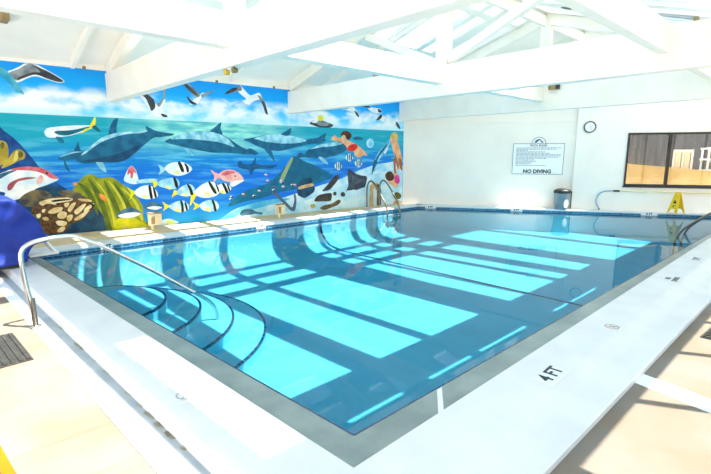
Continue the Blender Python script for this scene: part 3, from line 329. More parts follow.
def tube(bm, pts, r, n=12, cap=True, mi=0):
    pts = [Vector(p) for p in pts]; rings = []
    t0 = (pts[1] - pts[0]).normalized(); ref = Vector((0, 0, 1)) if abs(t0.z) < .9 else Vector((1, 0, 0))
    u = (ref - t0 * ref.dot(t0)).normalized()
    for i, p in enumerate(pts):
        t = ((pts[min(i + 1, len(pts) - 1)] - pts[max(i - 1, 0)])).normalized()
        u = (u - t * u.dot(t)).normalized(); v = t.cross(u)
        rr = r[i] if isinstance(r, (list, tuple)) else r
        rings.append([bm.verts.new(p + (u * math.cos(2 * PI * k / n) + v * math.sin(2 * PI * k / n)) * rr) for k in range(n)])
    for a, b in zip(rings, rings[1:]):
        for k in range(n):
            bm.faces.new((a[k], a[(k + 1) % n], b[(k + 1) % n], b[k])).material_index = mi
    if cap:
        bm.faces.new(rings[0]).material_index = mi; bm.faces.new(rings[-1]).material_index = mi

def lathe(bm, prof, n=28, mi=0, c=(0, 0)):
    rings = []
    for r, z in prof:
        rings.append([bm.verts.new((c[0] + r * math.cos(2 * PI * k / n), c[1] + r * math.sin(2 * PI * k / n), z)) for k in range(n)] if r > 1e-5 else [bm.verts.new((c[0], c[1], z))])
    for a, b in zip(rings, rings[1:]):
        for k in range(n):
            q = [a[k % len(a)], a[(k + 1) % len(a)], b[(k + 1) % len(b)], b[k % len(b)]]
            q = list(dict.fromkeys(q))
            if len(q) > 2: bm.faces.new(q).material_index = mi
    if len(rings[0]) > 1: bm.faces.new(rings[0]).material_index = mi
    if len(rings[-1]) > 1: bm.faces.new(rings[-1]).material_index = mi

def strip(bm, rows, mi=0, close=False):
    """surface lofted through rows of points"""
    vr = [[bm.verts.new(p) for p in r] for r in rows]
    for a, b in zip(vr, vr[1:]):
        for k in range(len(a) - 1): bm.faces.new((a[k], a[k + 1], b[k + 1], b[k])).material_index = mi
    return vr

def spline(pts, n=4, closed=True):
    out = []; N = len(pts); rng = range(N if closed else N - 1)
    for i in rng:
        if closed: p0, p1, p2, p3 = (pts[(i + k) % N] for k in (-1, 0, 1, 2))
        else: p0, p1, p2, p3 = (pts[min(max(i + k, 0), N - 1)] for k in (-1, 0, 1, 2))
        for k in range(n):
            t = k / n
            out.append(tuple(.5 * (2 * b + (c - a) * t + (2 * a - 5 * b + 4 * c - d) * t * t + (3 * b - a - 3 * c + d) * t ** 3) for a, b, c, d in zip(p0, p1, p2, p3)))
    if not closed: out.append(tuple(pts[-1]))
    return out

def text_bm(txt, size, bm=None, mi=0, mtx=Matrix(), bold=0.):
    cu = bpy.data.curves.new('lettering', 'FONT'); cu.body = txt; cu.size = size; cu.align_x = 'CENTER'; cu.align_y = 'CENTER'; cu.extrude = .0008; cu.offset = bold; cu.resolution_u = 3
    o = bpy.data.objects.new('lettering', cu); COL.objects.link(o)
    dg = bpy.context.evaluated_depsgraph_get(); me = bpy.data.meshes.new_from_object(o.evaluated_get(dg))
    bpy.data.objects.remove(o)
    bm = bm or bmesh.new(); n0 = len(bm.verts); f0 = len(bm.faces); bm.from_mesh(me)
    bm.verts.ensure_lookup_table(); bm.faces.ensure_lookup_table()
    for v in bm.verts[n0:]: v.co = mtx @ v.co
    for f in bm.faces[f0:]: f.material_index = mi
    return bm

# ------------------------------------------------------------------ the plan of the place
DECK = -.13
WATER = -.10
EDGE_N, EDGE_L, EDGE_F, EDGE_R = (1.455, 1.57), (1.0, 9.18), (11.65, 9.45), (16.2, 1.75)   # inner edge of the coping
LEDGE_N, LEDGE_L, LEDGE_R = (1.746, 1.881), (1.245, 9.185), (16.05, 1.90)                  # inner edge of the wet ledge
MURAL_A = math.atan2(-.071, 1.)
BACK_P, BACK_D = Vector((11.8, 10.25, 0)), Vector((.49, -.872, 0)).normalized()
BACK_A = math.atan2(BACK_D.y, BACK_D.x)
def backp(s, off=0., z=0.):
    n = Vector((BACK_D.y, -BACK_D.x, 0))       # towards the pool
    p = BACK_P + BACK_D * s + n * off; return (p.x, p.y, z)
RIDGE_Y = 5.55
def roofz(y): return 5.05 - .3 * abs(y - RIDGE_Y)
TR_X = (2.98, 7.37, 11.56)
def muraly(x): return 11.093 - .071 * x

def struct(o, label, cat): return tag(o, label, cat, kind='structure')

# ---- ground and decks
g = bmesh.new(); box(g, -14, 34, -16, 26, -.45, -.30)
# keep the ground out from under the pool by only letting it lie below the deck slabs
gh = bmesh.new()
for a in ((-14, 34, -16, -.75), (-14, -1.75, -.75, 26), (-1.75, 34, 11.4, 26), (17.2, 34, -.75, 11.4)):
    box(gh, a[0], a[1], a[2], a[3], -.35, -.20)
g.free(); struct(obj('ground', gh, M['stone']), 'pale concrete ground outside the pool house', 'ground')

fl = bmesh.new()
def bandx(y): return .80 - .0445 * (y - 1.0)             # outer edge of the white band on the near left deck
prism(fl, [(-1.75, -.75), (17.2, -.75), (17.2, .915), (bandx(.915), .915), (bandx(9.6), 9.6), (bandx(9.6), 11.4), (-1.75, 11.4)], -.33, DECK)
struct(obj('floor', fl, M['deck']), 'tan concrete pool deck', 'floor')

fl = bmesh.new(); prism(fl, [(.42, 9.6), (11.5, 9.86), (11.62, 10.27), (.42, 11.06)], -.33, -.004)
M['decklit'] = mat('lit_deck_concrete', (232, 208, 168), .75, (218, 188, 142), 1.6, 6, bump=.15, bscale=60)  # deck concrete lightened so this strip looks brightly lit
struct(obj('deck_ledge', fl, M['decklit']), 'strip of concrete deck at the foot of the mural, coloured as if brightly lit', 'floor')

# ---- coping
cp = bmesh.new()
def lx(y): return 1.455 - .0598 * (y - 1.57)             # inner edge of the left coping
def ox(y): return .985 - .0445 * (y - 2.33)              # shoulder of the left coping
ys = [.93 + (9.6 - .93) * i / 24 for i in range(25)]
yl = [1.57 + (9.6 - 1.57) * i / 24 for i in range(25)]
def lrow(f, z): return [(f(y), y, z) for y in yl]
fade = lambda y: min(1., max(0., (y - 1.0) / .5))        # the curb face dies out towards the near corner
strip(cp, [lrow(lx, -.10)] + [lrow(lx, 0)] +
      [lrow(lambda y: ox(y) + .07, .0), lrow(lambda y: ox(y) + .03, -.004), lrow(lambda y: ox(y), -.018)] +
      [lrow(lambda y: ox(y) - .012, -.05), lrow(lambda y: ox(y) - .024, -.105), lrow(lambda y: ox(y) - .04, -.126)])
# right-hand coping: flat top, soft fall, lower shoulder
xs = [EDGE_N[0] + (16.9 - EDGE_N[0]) * i / 40 for i in range(41)]
def ry(x): return 1.57 + .0122 * (x - 1.455)
rr = [(0, -.10), (0, 0), (-.30, 0), (-.36, -.008), (-.43, -.04), (-.48, -.06), (-.53, -.068)]
rows = [[(x, ry(x) + d, z) for x in xs] for d, z in rr]
rows.append([(x, .925, -.078) for x in xs]); rows.append([(x, .915, -.088) for x in xs]); rows.append([(x, .915, -.16) for x in xs])
strip(cp, rows)
# corner piece between the two
cx0 = EDGE_N[0]
prof = [(ry(cx0) + d, z) for d, z in rr[1:]] + [(.925, -.078), (.915, -.088), (.915, -.16)]
rowsc = []
for x, dz in [(cx0 + (ox(1.57) + .07 - cx0) * i / 6, 1.) for i in range(7)] + [(ox(1.57) + .03, -.004), (ox(1.57), -.018), (ox(1.57) - .012, -.05), (ox(1.57) - .024, -.105), (ox(1.57) - .04, -.126)]:
    rowsc.append([(x, y, min(z, dz)) for y, z in prof])
strip(cp, rowsc)
# far coping under the mural and back coping
ex = [EDGE_L[0] - .6 + (EDGE_F[0] + .25 - EDGE_L[0] + .6) * i / 20 for i in range(21)]
def fy(x): return EDGE_L[1] + (EDGE_F[1] - EDGE_L[1]) * (x - EDGE_L[0]) / (EDGE_F[0] - EDGE_L[0])
strip(cp, [[(x, fy(x), -.045) for x in ex], [(x, fy(x) - .012, -.03) for x in ex], [(x, fy(x) - .012, -.008) for x in ex], [(x, fy(x), 0) for x in ex],
           [(x, fy(x) + .42, 0) for x in ex], [(x, fy(x) + .42, -.1) for x in ex]])
bd = Vector((EDGE_R[0] - EDGE_F[0], EDGE_R[1] - EDGE_F[1], 0)); bl = bd.length; bd.normalize(); bn = Vector((-bd.y, bd.x, 0)) * 1
if bn.x < 0: bn = -bn
def bk(t, off, z): p = Vector((EDGE_F[0], EDGE_F[1], 0)) + bd * t + bn * off; return (p.x, p.y, z)
ts = [-.1 + (bl + 1.2) * i / 20 for i in range(21)]
strip(cp, [[bk(t, 0, -.045) for t in ts], [bk(t, -.012, -.03) for t in ts], [bk(t, -.012, -.008) for t in ts], [bk(t, 0, 0) for t in ts], [bk(t, .62, 0) for t in ts], [bk(t, .62, -.1) for t in ts]])
struct(obj('trim_1', cp, M['coping'], smooth=True, angle=30), 'white painted coping around the pool', 'coping')

# lower white band beside the left coping
bb = bmesh.new()
yl = [1.0] + yl
strip(bb, [[(ox(y) - .12, y, -.120) for y in yl], [(bandx(y), y, -.120) for y in yl], [(bandx(y), y, -.15) for y in yl]])
prism(bb, [(bandx(.915), .915), (1.0, .915), (1.0, 1.02), (bandx(.915), 1.02)], -.3, -.120)
struct(obj('trim_2', bb, M['band']), 'flat white painted band at the foot of the left coping', 'painted band')
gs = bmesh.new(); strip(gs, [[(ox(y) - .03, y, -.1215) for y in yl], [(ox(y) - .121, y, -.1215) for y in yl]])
M['shadestrip'] = mat('shade_grey_paint', (160, 168, 174), .7, (180, 186, 190), 5)  # grey colour stands in for a bar's shadow along the coping foot
struct(obj('trim_12', gs, M['shadestrip']), 'grey strip painted as shade between the coping foot and the white band', 'strip')
gr = bmesh.new()
for y0, ln, w in ((5.3, .26, .016), (4.65, .28, .016), (3.9, .12, .010), (3.42, .12, .010), (3.2, .1, .014), (3.02, .16, .022), (2.86, .12, .026), (2.70, .14, .018), (2.52, .08, .014), (4.2, .1, .010)):
    pts = [(ox(y0 + ln * math.sin(a)) - .045 + w * math.cos(a) * random.uniform(.5, 1.2), y0 + ln * .5 * math.sin(a) * random.uniform(.8, 1.1)) for a in [2 * PI * k / 11 for k in range(11)]]
    vs = [gr.verts.new((x, y, -.1185)) for x, y in pts]; gr.faces.new(vs)
struct(obj('trim_3', gr, M['grime']), 'dark grime caught along the foot of the coping', 'grime')
# white painted line across the right deck
wl = bmesh.new(); prism(wl, [(3.84, .915), (4.05, .915), (3.72, -.75), (3.51, -.75)], -.14, DECK + .004)
struct(obj('trim_4', wl, M['band']), 'white painted line crossing the tan deck', 'painted line')

# ---- wet ledge
lg = bmesh.new()
def quad(bm, a, b, c, d, mi=0): bm.faces.new([bm.verts.new(p) for p in (a, b, c, d)]).material_index = mi
E = lambda p, z: (p[0], p[1], z)
LZ = -.088
quad(lg, E(EDGE_L, LZ), E(EDGE_N, LZ), E(LEDGE_N, LZ - .008), E(LEDGE_L, LZ - .008))
quad(lg, E(EDGE_N, LZ), E((16.2, 1.752), LZ), E(LEDGE_R, LZ - .008), E(LEDGE_N, LZ - .008))
struct(obj('trim_5', lg, M['ledge']), 'wet grey plaster ledge between coping and water', 'ledge')
jl = bmesh.new(); quad(jl, (2.21, ry(2.2), -.084), (2.27, ry(2.2), -.084), (2.63, 1.865, -.092), (2.57, 1.865, -.092))
struct(obj('trim_13', jl, M['band']), 'short white line across the wet ledge', 'painted line')
le = bmesh.new()
beam_between(le, E(LEDGE_L, -.103), E(LEDGE_N, -.103), .014, .016); beam_between(le, E(LEDGE_N, -.103), E(LEDGE_R, -.103), .014, .016)
struct(obj('trim_6', le, M['navy']), 'thin dark tile line along the ledge', 'tile line')

# ---- pool basin
def floorz(x): return -.86 + .012 * max(0, x)
NX, NY = 40, 26
cove = [(0, -.17), (-.02, -.30), (-.08, -.44), (-.2, -.58), (-.38, -.69), (-.62, -.78)]   # curve at the foot of the mural side wall
def bx(u, y):   # x across the pool at fraction u, for the plan position y
    xl = LEDGE_N[0] + (LEDGE_L[0] - LEDGE_N[0]) * (y - LEDGE_N[1]) / (LEDGE_L[1] - LEDGE_N[1])
    t = (EDGE_F[1] - y) / (EDGE_F[1] - EDGE_R[1]); xr = EDGE_F[0] + (EDGE_R[0] - EDGE_F[0]) * t
    return xl + (xr - xl) * u
def basin_y(u, v):
    yn = LEDGE_N[1] + (LEDGE_R[1] - LEDGE_N[1]) * u; yf = 9.18 + .27 * u
    return yn + (yf - .9 - yn) * v
pb = bmesh.new(); rows = []
for j in range(NY + 1):
    r = []
    for i in range(NX + 1):
        u = i / NX; y = basin_y(u, j / NY); x = bx(u, y); r.append((x, y, floorz(x)))
    rows.append(r)
for d, z in reversed(cove):
    r = []
    for i in range(NX + 1):
        u = i / NX; y = 9.18 + .27 * u + d; x = bx(u, y); r.append((x, y, max(z, floorz(x) + .0) if z > -.7 else (z + .78) * .8 + floorz(x) + .03))
    rows.append(r)
vr = strip(pb, rows)
# three upright walls
strip(pb, [[(p.co.x, p.co.y, -.10) for p in vr[0]], [tuple(p.co) for p in vr[0]]])
strip(pb, [[(r[0].co.x, r[0].co.y, -.10) for r in vr], [tuple(r[0].co) for r in vr]])
strip(pb, [[(r[-1].co.x, r[-1].co.y, -.17) for r in vr], [tuple(r[-1].co) for r in vr]])
struct(obj('pool_basin', pb, M['pool'], smooth=True, angle=50), 'pale aqua painted pool basin under the water', 'pool')

# tile band at the waterline (mural side and back), laid as two runs
def tile_run(a, b, n):
    a, b = Vector(a), Vector(b); L = (b - a).length
    bm = boxm(0, L, 0, .012, -.19, -.042)
    o = obj(n, bm, M['tile']); o.location = (a.x, a.y, 0); o.rotation_euler = (0, 0, math.atan2(b.y - a.y, b.x - a.x)); return o
struct(tile_run((EDGE_L[0] - .1, fy(EDGE_L[0] - .1)), (EDGE_F[0], EDGE_F[1]), 'trim_7'), 'blue waterline tile band below the mural', 'tile band')
o = tile_run((EDGE_F[0], EDGE_F[1]), (EDGE_R[0], EDGE_R[1]), 'trim_8'); struct(o, 'blue waterline tile band below the back wall', 'tile band')

# dark line across the pool floor and up the curved wall
dl = bmesh.new(); pts = []
for k in range(14):
    y = 1.95 + (8.4 - 1.95) * k / 13; pts.append((7.45, y, floorz(7.45) + .006))
for d, z in reversed(cove[:5]): pts.append((7.45, 9.34 + d - .008, z + .004))
strip(dl, [[(x - .035, y, z) for x, y, z in pts], [(x + .035, y, z) for x, y, z in pts]])
struct(obj('trim_9', dl, M['navy']), 'dark tile line crossing the pool floor', 'tile line')

# curved entry steps
sc = bmesh.new(); ns = bmesh.new(); CX, CY = 1.3, 6.3
for r, zt in ((2.17, -.70), (1.75, -.55), (1.33, -.40), (.90, -.25)):
    am = math.acos(.17 / r); A = [-am + 2 * am * k / 40 for k in range(41)]
    P = [(CX + r * math.cos(a), CY + r * math.sin(a)) for a in A]
    prism(sc, P, -.88, zt)
    n = 44; w = .028
    for k in range(n):
        a0, a1 = -1.42 + 2.84 * k / n, -1.42 + 2.84 * (k + .9) / n
        if CX + r * math.cos((a0 + a1) / 2) < 1.5: continue
        q = [(CX + rr_ * math.cos(a), CY + rr_ * math.sin(a)) for rr_, a in ((r - w, a0), (r + .004, a0), (r + .004, a1), (r - w, a1))]
        prism(ns, q, zt - .02, zt + .003)
st = struct(obj('pool_steps', sc, M['pool']), 'four curved entry steps under water at the left side', 'steps')
nz = obj('tile_nosing', ns, M['navy'], st); nz['label'] = 'dark blue tile edges of the steps'

# water
wt = bmesh.new()
wt.faces.new([wt.verts.new(E(p, WATER)) for p in (LEDGE_N, LEDGE_R, (EDGE_R[0], EDGE_R[1]), EDGE_F, EDGE_L, LEDGE_L)])
struct(obj('water', wt, M['water']), 'clear turquoise pool water', 'water')

# ---- walls
L = 13.4
wm = boxm(-1.95, 11.88, 0, .2, -.33, 3.55)
o = obj('wall_left', wm, M['wall']); o.location = (0, 11.093, 0); o.rotation_euler = (0, 0, MURAL_A)
struct(o, 'white wall carrying the sea mural', 'wall')

WS0, WS1, WZ0, WZ1 = 6.62, 9.62, .74, 2.23       # window opening along the back wall
def back_poly(s0, s1, zlo, zhi, bm, off0=0., off1=-.2):
    """slab of the back wall between s0 and s1; zhi None follows the roof"""
    ss = sorted({s0, s1} | ({s for s in [(10.25 - RIDGE_Y) / .872] if s0 < s < s1} if zhi is None else set()))
    top = [zhi if zhi is not None else roofz(backp(s)[1]) + .03 for s in ss]
    out = [(s, zlo) for s in ss] + [(s, z) for s, z in zip(reversed(ss), reversed(top))]
    F_ = [bm.verts.new(backp(s, off0, z)) for s, z in out]; B_ = [bm.verts.new(backp(s, off1, z)) for s, z in out]
    bm.faces.new(F_); bm.faces.new(B_)
    for i in range(len(out)): bm.faces.new((F_[i], F_[(i + 1) % len(out)], B_[(i + 1) % len(out)], B_[i]))
wb = bmesh.new()
back_poly(-.12, 5.24, -.33, None, wb)
back_poly(5.24, WS0, -.33, None, wb, .10)
back_poly(WS0, WS1, -.33, WZ0, wb, .10); back_poly(WS0, WS1, WZ1, None, wb, .10)
back_poly(WS1, 12.6, -.33, None, wb, .10)
struct(obj('wall_back', wb, M['wall']), 'white back wall with the rules sign and window', 'wall')
tb = bmesh.new(); back_poly(.02, 5.24, 2.62, 2.72, tb, .035, 0)
struct(obj('trim_10', tb, M['wall']), 'shallow white ledge along the top of the back wall', 'trim')

# right wall: header above tall glazed openings with slim posts
WY = -.45
rw = bmesh.new(); box(rw, -1.75, 17.2, WY - .05, WY, 3.16, 3.34)
rw_o = struct(obj('wall_right', rw, M['wall']), 'white header wall over the tall glazed openings', 'wall')
rm = bmesh.new()
for x in (-.5, .75, 2.0, 3.15, 4.3, 5.50, 6.6, 7.9, 9.2, 10.5, 11.8, 13.1, 14.4): box(rm, x - .03, x + .03, WY - .05, WY - .0, DECK, 3.16)
w2 = struct(obj('window_2', rm, M['frame']), 'row of tall glazed openings along the right side', 'window')
obj('pane', boxm(-.5, 14.4, WY - .03, WY - .024, DECK, 3.16), M['glass'], w2)
nw = bmesh.new(); box(nw, -1.75, -1.63, -.75, 11.3, 2.75, 5.3)
struct(obj('wall_front', nw, M['wall']), 'white header wall behind the viewer', 'wall')

# window in the back wall
w1 = struct(thing('window_1', 'dark framed sliding window in the back wall', 'window', backp(WS0, .10), BACK_A), None, None)
ww, z0, z1 = WS1 - WS0, WZ0, WZ1
fb = bmesh.new()   # local: x along the wall, y away from the pool
for a in ((0, ww, z0 - .02, z0 + .045), (0, ww, z1 - .04, z1 + .015)): box(fb, a[0], a[1], -.03, .1, a[2], a[3])
for a in ((-.02, .03), (ww - .03, ww + .02)): box(fb, a[0], a[1], -.03, .1, z0 - .02, z1 + .015)
obj('window_frame', fb, M['frame'], w1)
obj('mullion', boxm(1.02, 1.09, -.02, .09, z0 + .04, z1 - .03), M['frame'], w1)
obj('window_sill', boxm(-.04, ww + .04, -.06, .0, z0 - .05, z0 - .02), M['frame'], w1)
obj('pane', boxm(.03, 1.02, .03, .036, z0 + .04, z1 - .04), M['glass'], w1)
obj('pane', boxm(1.09, ww - .03, .05, .056, z0 + .04, z1 - .04), M['glass'], w1)

# ---- roof with skylights
XB = [-1.75, .35, 1.78, 1.98, 2.25, 2.92, 3.64, 4.40, 4.84, 5.66, 5.84, 7.04, 7.94, 8.46, 8.58, 9.64, 9.86, 10.28, 10.76, 11.44, 12.2, 13.85, 14.1, 15.2, 17.2]
XO = {(9.86, 10.28), (10.76, 11.44), (.35, 1.78), (1.98, 2.25), (2.92, 3.64), (3.64, 4.40), (4.84, 5.66), (5.84, 7.04), (7.94, 8.46), (8.58, 9.64), (12.2, 13.85), (14.1, 15.2)}
YB = [-.50, .5, 1.0, 1.07, 1.5, 2.5, 5.42, 5.68, 6.2, 6.38, 8.0, 8.25, 9.1, 11.45]
YO = {(.5, 1.0), (1.0, 1.07), (1.07, 1.5), (1.5, 2.5), (2.5, 5.42), (5.68, 6.2), (6.38, 8.0), (8.25, 9.1)}
NEAR_X = {(.35, 1.78), (1.98, 2.25)}
SLOT_X = NEAR_X | {(3.64, 4.40), (4.84, 5.66), (5.84, 7.04), (7.94, 8.46), (8.58, 9.64)}
rf = bmesh.new(); TH = .10
def roof_piece(x0, x1, y0, y1, bm, a=0., b=TH):
    yy = [y0] + ([RIDGE_Y] if y0 < RIDGE_Y < y1 else []) + [y1]
    for p, q in zip(yy, yy[1:]):
        prism(bm, [(x0, p), (x1, p), (x1, q), (x0, q)], lambda x, y: roofz(y) + a, lambda x, y: roofz(y) + b)
sky = []
for y0, y1 in zip(YB, YB[1:]):
    run = XB[0]
    if (y0, y1) not in YO: roof_piece(XB[0], XB[-1], y0, y1, rf); continue
    for x0, x1 in zip(XB, XB[1:]):
        if (x0, x1) in XO and not (x0 > 12 and y0 > 5.5) and not (x0 > 7.5 and y0 > 8.1) and not ((x0, x1) == (1.98, 2.25) and y0 > 2) and (y0 > 1.4 or (x0, x1) in (SLOT_X if y0 == 1.0 else NEAR_X)):
            if x0 > run: roof_piece(run, x0, y0, y1, rf)
            run = x1; sky.append((x0, x1, y0, y1))
    roof_piece(run, XB[-1], y0, y1, rf)
struct(obj('ceiling', rf, M['ceil']), 'white sloping boarded ceiling', 'ceiling')
sg = bmesh.new()
for s in sky: roof_piece(s[0] - .01, s[1] + .01, s[2] - .01, s[3] + .01, sg, TH - .02, TH - .012)
struct(obj('window_3', sg, M['glass']), 'clear skylight panes set in the sloping ceiling', 'skylight')
# common rafters between the skylights
rb = bmesh.new()
for x in (-.9, .2, 2.4, 5.75, 8.52, 13.95):
    for ya, yb in ((WY, RIDGE_Y), (RIDGE_Y, muraly(x) - .02)):
        beam_between(rb, (x, ya, roofz(ya) - .06), (x, yb, roofz(yb) - .06), .07, .12)
struct(obj('trim_11', rb, M['ceil']), 'slim white rafters under the ceiling boards', 'rafters')

# trusses
ORD = ('nearest', 'middle', 'farthest')
TXT = ('broad white roof truss ending over the sky of the mural beside the rising seagull',
       'white roof truss ending on the mural beside the pelican, its king post in view',
       'white roof truss standing closest to the back wall')
for k, x in enumerate(TR_X):
    ye = muraly(x) - .003
    t = thing('roof_truss', TXT[k], 'roof truss', (x, RIDGE_Y, 2.73), 0, 'white roof trusses across the pool', 'structure')
    P = Vector((x, RIDGE_Y, 2.73))
    def lb(a, b, w, d):
        bm = bmesh.new(); beam_between(bm, Vector(a) - P, Vector(b) - P, w, d); return bm
    obj('tie_beam', boxm(0, .2, WY - RIDGE_Y, ye - RIDGE_Y, 0, .57), M['beam'], t, bevel=.008)
    obj('king_post', boxm(.005, .19, -.15, .10, .57, roofz(RIDGE_Y) - 2.73 - .1), M['beam'], t, bevel=.006)
    for sgn in (-1, 1):
        ya = RIDGE_Y + sgn * .2; yb = (ye - .05) if sgn > 0 else WY + .02
        obj('rafter', lb((x + .1, RIDGE_Y, roofz(RIDGE_Y) - .13), (x + .1, yb, roofz(yb) - .13), .16, .24), M['beam'], t)
        ys_ = RIDGE_Y + sgn * 2.05
        if k == 1: obj('strut', lb((x + .1, RIDGE_Y + sgn * .16, 3.38), (x + .1, ys_, roofz(ys_) - .25), .12, .14), M['beam'], t)

# longitudinal beams
def runs(name, y0, y1, za, zb, labels, group, xs_):
    for (xa, xb), lab in zip(xs_, labels):
        o = obj(name, boxm(0, xb - xa, 0, y1 - y0, 0, zb - za), M['beam'], bevel=.006)
        o.location = (xa, y0, za); tag(o, lab, 'beam', group, 'structure')
bay = [(-1.63, 2.98), (3.18, 7.37), (7.57, 11.56)]
runs('purlin', 5.45, 5.65, 2.95, 3.30, ['white purlin at the upper left running into the nearest truss', 'sunlit white purlin between the nearest and middle trusses under the king post', 'white purlin under the far king post behind the middle truss'], 'long white purlins', bay)
runs('purlin', 1.81, 1.94, 2.95, 3.30, ['large sunlit white purlin at the upper right with a pale green underside', 'white purlin at the right edge behind the middle truss'], 'long white purlins', bay[1:])
rbm = boxm(-1.63, 14.2, 5.50, 5.60, 4.74, 4.97)
tag(obj('ridge_beam', rbm, M['beam'], bevel=.006), 'white ridge beam under the peak of the ceiling', 'beam', None, 'structure')

# ------------------------------------------------------------------ mural
mu = thing('mural', 'sea life mural of dolphins, fish and seagulls covering the long left wall', 'mural', (0, 11.093, 0), MURAL_A)
obj('painted_backdrop', boxm(-1.6, 11.815, -.004, -.0005, -.003, 3.35), M['mural'], mu)
for fi, (nm, lab, layers) in enumerate(MURAL):
    bm = bmesh.new(); keys = []
    for li, (k, pts) in enumerate(layers):
        if k not in keys: keys.append(k)
        P = spline(pts, 4); off = -(.0045 + .00012 * fi + .00025 * li)
        P = [(min(a, 11.8), max(min(b, 3.34), .0)) for a, b in P]
        vs = [bm.verts.new((a, off, b)) for a, b in P]
        for t in tessellate_polygon([[Vector((a, b, 0)) for a, b in P]]):
            try: bm.faces.new([vs[i] for i in t]).material_index = keys.index(k)
            except ValueError: pass
    me_mats = [paint(k) for k in keys]
    o = obj(nm, bm, me_mats, mu); o['label'] = lab

# ------------------------------------------------------------------ things on the back wall
def on_back(name, label, cat, s, z, off=.0, **k): return thing(name, label, cat, backp(s, off, z), BACK_A, **k)
# rules sign (local x along the wall, y into the wall)
sg_ = on_back('pool_rules_sign', 'white pool rules sign with an arched crest, hung on the back wall', 'sign', 4.21, 1.5, .02)
W2, H2 = .735, .47
bm = boxm(-W2, W2, -.004, .018, -H2, H2)
arc = [(.20 * math.cos(a), .46 + .20 * math.sin(a)) for a in [PI * k / 20 for k in range(21)]]
f_ = [bm.verts.new((x, -.004, z)) for x, z in arc]; b_ = [bm.verts.new((x, .018, z)) for x, z in arc]
bm.faces.new(f_); bm.faces.new(b_)
for i in range(len(arc)): bm.faces.new((f_[i], f_[(i + 1) % len(arc)], b_[(i + 1) % len(arc)], b_[i]))
M['signw'] = mat('sign_white', (246, 247, 245), .4)
obj('sign_panel', bm, M['signw'], sg_)
bm = bmesh.new(); t = .012
for a in ((-W2, W2, H2 - t, H2), (-W2, W2, -H2, -H2 + t), (-W2, -W2 + t, -H2, H2), (W2 - t, W2, -H2, H2)): box(bm, a[0], a[1], -.008, -.004, a[2], a[3])
for k in range(20):
    a0, a1 = PI * k / 20, PI * (k + 1) / 20
    q = [(r * math.cos(a), .46 + r * math.sin(a)) for r, a in ((.19, a0), (.203, a0), (.203, a1), (.19, a1))]
    vs = [bm.verts.new((x, -.008, z)) for x, z in q]; bm.faces.new(vs)
obj('border', bm, M['inkb'], sg_)
bm = bmesh.new()   # wave emblem in the crest
for pts in ([(-.13, .50), (-.09, .55), (-.02, .60), (.05, .585), (.075, .54), (.045, .52), (.05, .55), (.01, .565), (-.03, .54), (-.05, .50)], [(.06, .50), (.085, .54), (.12, .52), (.14, .50)]):
    vs = [bm.verts.new((x, -.008, z)) for x, z in spline(pts, 3)]; bm.faces.new(vs)
obj('emblem', bm, M['inkb'], sg_)
RX = Matrix.Rotation(PI / 2, 4, 'X')
text = lambda s, size, z, bm=None, mi=0, bold=0., x=0.: text_bm(s, size, bm, mi, Matrix.Translation((x, -.008, z)) @ RX, bold)
obj('heading', text('POOL RULES', .085, .405, bold=.002), M['inkb'], sg_)
bm = bmesh.new()   # small print
rnd = random.Random(3)
for li, (z, w) in enumerate([(.335, 1.28), (.295, 1.1), (.255, .3), (.215, .85), (.175, .9), (.135, 1.3), (.095, 1.28), (.055, 1.2), (.015, .85), (-.03, .5), (-.07, .55), (-.11, .45), (-.15, .42), (-.20, .9)]):
    x = -.64
    while x < -.64 + w:
        l = rnd.uniform(.03, .09); box(bm, x, min(x + l, .64), -.0075, -.005, z - .010, z + .010); x += l + .018
obj('small_print', bm, M['inkg'], sg_)
obj('no_diving_line', text('NO DIVING', .155, -.385, bold=.006), M['ink'], sg_)

ck = on_back('wall_clock', 'round dark rimmed clock on the white wall beside the window', 'clock', 5.575, 2.43, .10)
def disc(r0, r1, y0, y1, n=36):
    bm = bmesh.new()
    for k in range(n):
        a0, a1 = 2 * PI * k / n, 2 * PI * (k + 1) / n
        q = [(r * math.cos(a), r * math.sin(a)) for r, a in ((r0, a0), (r1, a0), (r1, a1), (r0, a1))]
        A = [bm.verts.new((x, y0, z)) for x, z in q]; B = [bm.verts.new((x, y1, z)) for x, z in q]
        bm.faces.new(A); bm.faces.new(B); bm.faces.new((A[1], A[2], B[2], B[1])); bm.faces.new((A[0], A[3], B[3], B[0]))
    bmesh.ops.remove_doubles(bm, verts=bm.verts, dist=1e-5); return bm
obj('clock_rim', disc(.138, .165, -.045, 0), M['black'], ck)
bm = bmesh.new(); vs = [bm.verts.new((.14 * math.cos(2 * PI * k / 32), -.036, .14 * math.sin(2 * PI * k / 32))) for k in range(32)]; bm.faces.new(vs)
obj('clock_face', bm, M['signw'], ck)
for ln, w, a in ((.075, .012, 1.1), (.105, .008, 2.5)):
    bm = bmesh.new(); beam_between(bm, (0, -.04, 0), (ln * math.sin(a), -.04, ln * math.cos(a)), w, .003, (0, 1, 0)); obj('clock_hand', bm, M['inkg'], ck)

